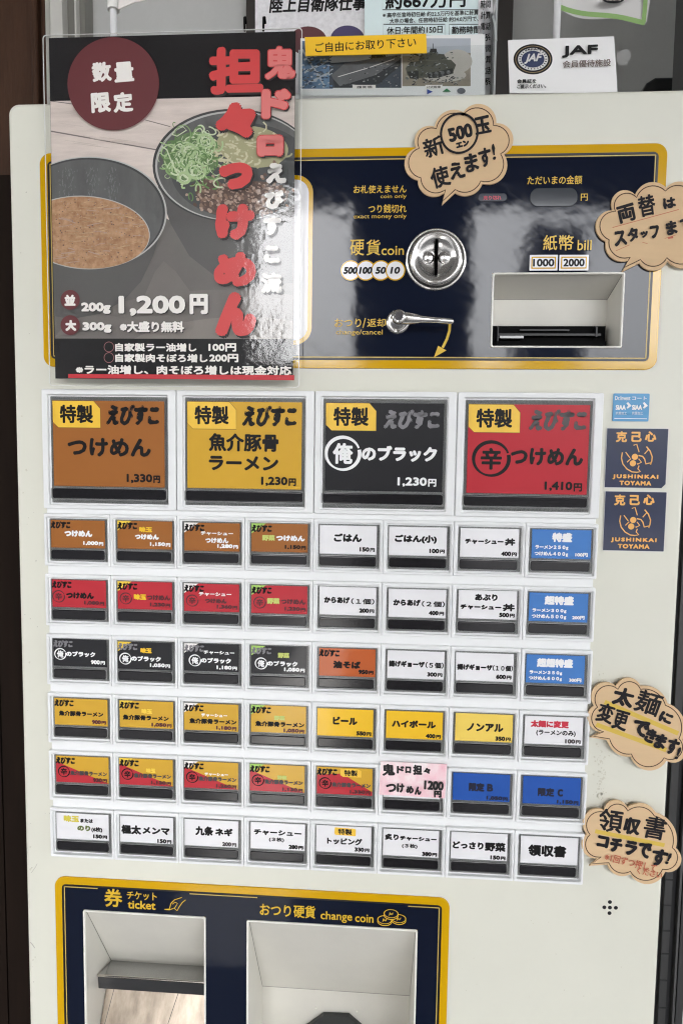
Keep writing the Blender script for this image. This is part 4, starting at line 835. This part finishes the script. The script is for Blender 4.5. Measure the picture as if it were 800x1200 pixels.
def d3(m):
    m.st = 1e-6
    m.ppoly([(353, 48), (390, 48), (390, 104), (353, 104)], JET)
    for a, b in (((356, 70), (386, 60)), ((358, 84), (388, 70)), ((360, 98), (388, 84)), ((354, 58), (380, 100))): m.pline([a, b], 2.2, SKY_)
    m.ppoly([(386, 46), (470, 46), (470, 103), (386, 103)], SKY_); m.ppoly([(386, 74), (470, 68), (470, 103), (386, 103)], SEA)
    m.ppoly([(388, 88), (404, 74), (440, 68), (470, 64), (468, 70), (440, 88), (398, 101), (392, 96)], SHIP); m.ppoly([(390, 92), (398, 101), (440, 88), (468, 70), (470, 76), (444, 98), (408, 103), (392, 103)], SHIPD)
    m.ppoly([(434, 69), (436, 60), (442, 58), (443, 50), (445, 58), (450, 60), (452, 67)], SHIPD); m.pline([(396, 90), (430, 80), (462, 69)], .8, PW)
    m.ppoly([(471, 45), (551, 45), (551, 101), (471, 101)], SAND); m.ppoly([(471, 45), (551, 45), (551, 62), (471, 66)], SKY_); m.ppoly(ell(535, 72, 18, 14, 24), DUST); m.ppoly(ell(520, 88, 26, 8, 24), DUST)
    m.ppoly([(475, 80), (480, 73), (496, 71), (528, 70), (534, 76), (530, 86), (512, 90), (484, 92), (477, 88)], TANK); m.ppoly([(490, 71), (494, 63), (504, 61), (520, 64), (524, 70)], TANK)
    m.pline([(494, 66), (480, 62), (471, 60)], 1.7, TANKD); m.ppoly([(503, 61), (504, 57), (511, 57), (512, 62)], TANKD); m.pline([(507, 57), (507, 51)], .8, TANKD)
    m.ppoly([(477, 84), (490, 83), (490, 93), (480, 92)], TANKD); m.ppoly([(500, 86), (530, 80), (531, 86), (514, 91), (502, 92)], TANKD)
    for u in (504, 511, 518, 525): m.ppoly(ell(u, 87 - (u - 504) * .12, 2.3, 2.3, 14), SHIP)
    rl = random.Random(5)
    G4 = [SHIP, SHIPD, mat('leaflet_photo_light', S(158, 158, 156), .5), TANKD, mat('leaflet_photo_mid', S(84, 86, 86), .5)]
    for n, (ua, ub, va, vb, sz) in ((110, (392, 466, 66, 102, 1.5)), (70, (432, 454, 54, 70, 1.2)), (120, (476, 532, 60, 93, 1.5)), (120, (354, 389, 66, 103, 2.2)), (60, (474, 550, 90, 100, 1.6))):
        for _ in range(n):
            u, v = rl.uniform(ua, ub), rl.uniform(va, vb)
            if ua == 392 and not (102 - (u - 392) * .42 < v + 8 and v < 103): continue
            m.ppoly(ell(u, v, rl.uniform(.5, 1.3) * sz, rl.uniform(.2, .6) * sz, 6, rl.uniform(-30, 10)), rl.choice(G4 if ua != 354 else [JET, SKY_, G4[4], mat('leaflet_photo_navy', S(52, 70, 96), .5)]))
    for u0, u1 in ((413, 440), (498, 518)): m.ppoly([(u0, 100), (u1, 100), (u1, 104.5), (u0, 104.5)], PW)
    m.pword('護衛艦', (418, 101, 436, 104), INK, .05); m.pword('10式戦車', (500, 101, 516, 104), INK, .05)
    m.ppoly([(500, 105), (507, 108), (500, 111)], mat('leaflet_blue_mark', S(52, 72, 150), .5)); m.ppoly([(518, 108), (523, 104), (528, 108)], mat('leaflet_green_mark', S(42, 122, 74), .5)); m.ppoly(ell(540, 107, 5, 3.5, 16), mat('leaflet_grey_mark', S(96, 98, 104), .5))
leaflet(.027, [(352, 45), (568, 40), (568, 112), (352, 112)], PAPER, d3, 'white leaflet with photos of a ship and a tank at the front of the rack')
rack = empty('leaflet_rack', (*P(465, 110, .024)[:1], .024, ZTOP), 'clear acrylic leaflet rack standing on top of the machine', 'rack')
ACR = glassy('clear_acrylic', .03, bump=.0003, bscale=12, ior=1.42, tint=(.96, .97, .97)); ACE = mat('acrylic_edge', S(176, 180, 180), .2, coat=.5)
m = MB(); m.plate([P(350, 60, .022), P(578, 52, .022), (P(578, 110, .022)[0], ZTOP), (P(350, 110, .022)[0], ZTOP)], [], .022, .0015, ACR, bev=.0003, res=1); m.build('front_panel', rack)
m = MB(); a = at(580, 20, .022); m.box(a.x, a.x + .0012, .021, .045, ZTOP, a.z + .012, ACE); m.build('side_panel', rack); m = MB(); a = at(350, 60, .022); m.box(a.x, a.x + .001, .0205, .0215, ZTOP, a.z, ACE); m.build('panel_edge', rack); m = MB()
q = at(577, 19, .022); m.tube([(q.x, .022, q.z), (q.x + .0016, .021, q.z - .006), (q.x + .0024, .021, q.z - .016)], .0008, ACE, 8); m.build('curled_lip', rack)
m = MB(.0195); sheet(m, [(357, 43.5), (499, 39.5), (500, 62), (358, 65.5)], .0195, mat('yellow_label', S(248, 196, 26), .5), .0006); m.h = .00003
m.pword('ご自由にお取り下さい', (369, 47, 487, 58.5), INK, .12, rot=1.7); m.build('yellow_label', rack)

# member card with oval emblem
yj = .012
m = MB(yj); sheet(m, [(595, 47), (719, 42.5), (723, 108.5), (597, 109)], yj, mat('member_card_white', S(236, 235, 234), .45, coat=.3, var=.02), .0014); m.h = .00003
EB = mat('emblem_black', S(30, 30, 34), .5, spec=.2); EN = mat('emblem_navy', S(30, 44, 84), .4); EW = mat('emblem_silver', S(206, 206, 206), .4); EG = mat('emblem_gold', S(150, 128, 84), .4)
for a, b, mm in ((22.8, 17.8, EB), (20.6, 15.8, EG), (20, 15.2, EB), (17.6, 13.2, EW), (13.4, 9.8, EN)): m.ppoly(ell(624, 69.5, a, b, 48), mm)
for k in range(26):
    t = 2 * PI * k / 26; m.pline([(624 + 14.2 * math.cos(t), 69.5 + 10.6 * math.sin(t)), (624 + 16.6 * math.cos(t), 69.5 + 12.4 * math.sin(t))], .9, EB)
m.cword('JAF', 624, 69.5, 18, 12, EW, .5, 0, shear=.3)
m.pword('JAPAN', (615, 57.6, 633, 60.6), EB, .15)
m.pword('JAF', (657.5, 53.8, 699.5, 68), INK, .8, rot=1); m.pword('会員優待施設', (658.5, 71, 714.5, 79.6), mat('card_brown_text', S(92, 72, 64), .5), .12, rot=.8)
m.pword('会員証を', (605, 93.6, 627.5, 98.4), INK, .18); m.pword('ご提示ください。', (605, 99.6, 639, 104.6), INK, .18)
m.build('member_card', None, (at(659, 108, yj).x, yj, ZTOP), 'white member discount card with round black emblem standing on the machine', 'card')

# white poles
def pole(u, y, v0, r, label, clampv=None):
    a = at(u, v0, y); t = empty('banner_pole', (a.x, y, ZTOP), label, 'pole', 'thin white banner poles')
    m = MB(); m.tube([(a.x, y, ZTOP - .002), (a.x, y, ZTOP + .2)], r, mat('white_pole', S(224, 224, 224), .35), 16); m.build('rod', t)
    if clampv:
        b = at(u, clampv, y); m = MB(); m.tube([(b.x, y, b.z), (b.x, y, b.z + .05)], r * 1.75, mat('white_clamp', S(232, 230, 226), .4), 20); m.build('sleeve', t)
pole(133.5, .05, 40, .0024, 'thin white pole with a thick sleeve behind the top left of the poster', 12)
pole(651.5, .05, 40, .0024, 'thin white pole rising behind the member card')
m = MB(.046)
q = [P(u, v, .046) for u, v in ((139, -12), (172, -12), (170, 0), (158, 2.5), (146, 7.5), (139, 11))]
m.plate(q, [], .046, .0006, mat('white_banner_cloth', S(230, 224, 218), .8), bev=.0001, res=1); m.build('banner', None, (q[0][0], .046, q[5][1]), 'bottom corner of a white cloth banner beside the sleeved pole', 'banner')
# curled sheet with green edge
yg = .06; m = MB(yg); GE = mat('green_edge', S(140, 176, 106), .6); n = 12
top = [(652 + 112 * i / n, -18) for i in range(n + 1)]
bot = [(655 + 100 * i / n, 10.5 + 18 * (i / n) ** .8 + 1.5 * math.sin(i / n * 7)) for i in range(n + 1)]
vs = []
for i in range(n + 1):
    for (u, v) in (top[i], bot[i]):
        a = at(u, v, yg); vs.append((a.x, yg + .003 * math.sin(i / n * 5) * (1 if v > 0 else .3), a.z))
m.add(vs, [(2 * i, 2 * i + 2, 2 * i + 3, 2 * i + 1) for i in range(n)], mat('white_sheet', S(212, 210, 208), .6), True)
m.y = yg - .0035; m.pline([(u, v - 2.6) for u, v in bot], 5.6, GE); m.pline([(757, -18), (755, 10), (753.5, 26)], 5.0, GE); m.ppoly(ell(718, -1, 13, 5, 24), INK); m.pline([(710, 0), (727, 0)], .6, PW)
m.build('green_edged_sheet', None, (vs[0][0], yg, vs[1][2]), 'white sheet with wavy green bottom edge hanging above the member card', 'sheet')
# black case behind, at the right end
yc = .15; a = at(741, 104, yc); b = at(768, 89.5, yc)
m = MB(); q = [(a.x, ZTOP), (a.x + .001, ZTOP + .35 * (b.z - ZTOP))] + [(a.x + (b.x - a.x) * (1 - math.cos(t)), ZTOP + (b.z - ZTOP) * (.35 + .65 * math.sin(t))) for t in (.4, .8, 1.2, 1.57)] + [(a.x + .22, b.z), (a.x + .22, ZTOP)]
m.plate(q, [], yc, .06, mat('black_case_plastic', S(22, 23, 26), .3, coat=.2), bev=.003, res=3); m.build('black_case', None, (a.x, yc, ZTOP), 'low black case with rounded end on the machine behind the member card', 'case')

# ---- wall, window, door post
YW = .26
WOODM = mat('dark_stained_wood', S(70, 47, 33), .6, spec=.2, var=.35, vscale=10, stretch=(8, 1, .8), bump=.0008, bscale=60)
wall = empty('wooden_wall', (-.15, YW, 0), 'dark brown stained wooden wall left of the machine', 'wall')
xe = at(37, 60, YW).x; xe2 = at(55.5, 60, YW).x
m = MB(); m.box(-1.2, xe, YW, YW + .08, 0, 3.29, WOODM); m.build('panel', wall)
m = MB(); w = xe2 - xe
for k, (f0, f1, d) in enumerate(((0, .24, .006), (.26, .6, .012), (.62, 1, .004))): m.tube([(xe + w * (f0 + f1) / 2, YW - d + .006, 0), (xe + w * (f0 + f1) / 2, YW - d + .006, 3.29)], w * (f1 - f0) / 2, WOODM, 12)
m.box(xe, xe2, YW + .004, YW + .08, 0, 3.29, WOODM); m.build('trim', wall)
win = empty('window', (.2, YW + .02, 0), 'glazed shop window with white sash behind the machine', 'window')
SASH = mat('white_sash', S(204, 202, 196), .4, var=.04); SASHG = mat('grey_sash', S(120, 118, 112), .4); DKF = mat('dark_window_bar', S(48, 42, 38), .4)
m = MB(); ux = lambda u: at(u, 40, YW + .02).x
m.box(xe2 + .0005, ux(66), YW - .002, YW + .07, 0, 3.29, SASH); m.box(ux(67), ux(81), YW + .006, YW + .07, 0, 3.29, SASH); m.box(ux(81), ux(92), YW + .018, YW + .07, 0, 3.29, SASHG); m.box(ux(92), ux(94), YW + .012, YW + .07, 0, 3.29, SASH); m.box(ux(94), ux(100), YW + .02, YW + .07, 0, 3.29, SASHG)
m.build('frame', win)
m = MB(); m.box(ux(286), ux(300), YW + .03, YW + .06, 0, 3.29, DKF); m.box(ux(584), ux(602), YW + .03, YW + .06, 0, 3.29, DKF); m.box(ux(155), ux(160), YW + .05, YW + .06, 0, 3.29, SASHG); m.build('mullion', win)
m = MB(); m.box(ux(100), 1.2, YW + .040, YW + .045, 0, 3.29, glassy('dust_glare_glass', .03, dust_glare=.85, dmin=.8, dust_glare_col=S(205, 205, 202), dscale=34, ior=1.5)); m.build('pane', win)  # even grey veil paints window reflection over real dirt specks
room = MB()
room.box(xe2 - .3, ux(158), YW + .14, YW + .16, 0, 3.29, mat('greige_room_wall', S(196, 194, 184), .7, var=.08)); room.box(ux(158), ux(300), YW + .32, YW + .34, 0, 3.29, mat('brown_room_wall', S(96, 80, 70), .7))
room.box(-1.5, 1.8, YW + .62, YW + .64, 0, 3.29, mat('grey_room_wall', S(150, 148, 144), .7, var=.1))
room.build('room_wall', win)
yl = YW + .2; a = at(730, 67, yl); m = MB(); LM = mat('glint_glow', (.9, .9, .9), .3)  # glowing globe added for the bright reflection on the glass
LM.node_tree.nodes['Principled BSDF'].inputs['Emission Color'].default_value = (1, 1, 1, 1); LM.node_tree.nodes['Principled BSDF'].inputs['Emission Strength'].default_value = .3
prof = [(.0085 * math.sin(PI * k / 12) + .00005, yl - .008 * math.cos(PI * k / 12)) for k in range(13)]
m.lathe(a.x, a.z, prof, LM, 32); m.build('glint_globe', None, (a.x, yl, a.z), 'small glowing white globe standing in for a bright reflection on the window glass', 'reflection')
m = MB(); xb_ = X0 - .0016; zb2 = at(5, 205, .03).z; bx = at(8, 1100, .03).x  # added boards coloured near-black for the shaded lower wall
m.box(-1.0, bx - .0006, .03, YW - .01, 0, zb2, mat('near_black_shade', S(30, 21, 16), .8, var=.3, vscale=10, stretch=(8, 1, .8), spec=.1)); m.box(bx + .0006, xb_, .03, YW - .01, 0, zb2, MATS['near_black_shade']); m.box(bx - .0006, bx + .0006, .034, YW - .012, 0, zb2 - .002, BLACKP)
m.build('shade_board', None, (-.3, .03, 0), 'added near black board standing in for wall shade along the lower left side of the machine', 'board')
# dark metal post to the right
POST = mat('dark_bronze_metal', S(66, 66, 66), .4, metal=.3, var=.15, vscale=20, stretch=(4, 1, 1)); POSTD = mat('dark_post_groove', S(30, 30, 32), .5)
yp = .03; ux2 = lambda u: at(u, 1200, yp).x
post = empty('door_post', (ux2(780), yp, 0), 'dark grey ribbed metal post along the right side of the machine', 'post')
m = MB(); m.box(ux2(764), ux2(797), yp + .004, yp + .05, 0, 3.29, POST); m.box(ux2(769), ux2(777.5), yp - .001, yp + .004, 0, 3.29, POST); m.box(ux2(785), ux2(787.5), yp - .002, yp + .004, 0, 3.29, mat('post_bead', S(92, 92, 92), .35, metal=.4)); m.box(ux2(789), ux2(797), yp - .002, yp + .004, 0, 3.29, POST); m.build('profile', post)
m = MB(); m.box(ux2(764), ux2(769), yp + .002, yp + .0035, 0, 3.29, POSTD); m.box(ux2(778.5), ux2(784), yp + .002, yp + .0035, 0, 3.29, POSTD)
for v in (1090, 1117, 1148, 1180, 1060, 1030):
    z = at(773, v, yp).z; m.box(ux2(769), ux2(777.5), yp - .0014, yp - .0009, z, z + .0009, POSTD)
m.build('groove', post)
m = MB(); m.box(ux2(797.5), 1.4, yp + .03, yp + .1, 0, 3.29, mat('white_wall_paint', S(226, 226, 224), .7, var=.04)); m.build('white_wall', None, (ux2(797.5), yp + .03, 0), 'pale wall showing beyond the dark metal post', 'wall')

# ---- unseen street side; slab, roof, pillar and blocks added to shape the reflections
m = MB(); m.box(-40, 40, -60, 6, -.5, 0, mat('dark_asphalt', S(46, 46, 48), .85, var=.25, vscale=3, bump=.003, bscale=30)); m.build('ground', kind='structure')
m = MB(); m.box(-.42, -.04, -5.2, -1.3, -.1, .004, mat('pale_slab', S(205, 203, 200), .8, var=.12, vscale=4)); m.build('reflection_slab', kind='structure')  # pale slab added for the grey band mirrored in the push bars
PR = mat('blocker_boards', S(70, 62, 56), .7, var=.2)
m = MB(); m.box(-9, 9, -4.6, 1.2, 3.3, 3.5, PR); m.build('sky_block_roof', None, (0, -1.7, 3.3), 'unseen dark roof added over the machine to cut the sky mirrored in the navy panel', 'roof')  # made-up roof, hides the sky above the mirrored strip
m = MB(); m.box(.15, .43, -1.5, -1.2, 0, 3.295, PR); m.build('silhouette_pillar', None, (.29, -1.35, 0), 'added dark pillar standing in for the silhouette of the viewer mirrored in the navy panel', 'pillar')  # made-up pillar, gives the dark upright reflection beside the coin slot
FA = mat('backdrop_dark', S(54, 53, 52), .8, var=.2, vscale=2)
m = MB(); m.box(-22, 26, -24, -20, 0, 4.4, FA); fac = m.build('backdrop_block', None, (1, -20, 0), 'low building added across the street to darken the reflection in the lower navy panel', 'backdrop_block')  # made-up low block, bounds the mirrored sky from below
m = MB(); m.box(4.6, 6.25, -23, -20.5, 4.4, 8.85, FA); m.build('backdrop_tower', fac)  # made-up upper block, a dark patch in the mirrored sky
m = MB(); m.box(-16, -3.6, -19.5, -12, 0, 11, FA); m.build('backdrop_block', None, (-10, -12, 0), 'tall dark building added out of view to block sky glare on the poster', 'backdrop_block')  # made-up tall block, keeps sky light off the left side
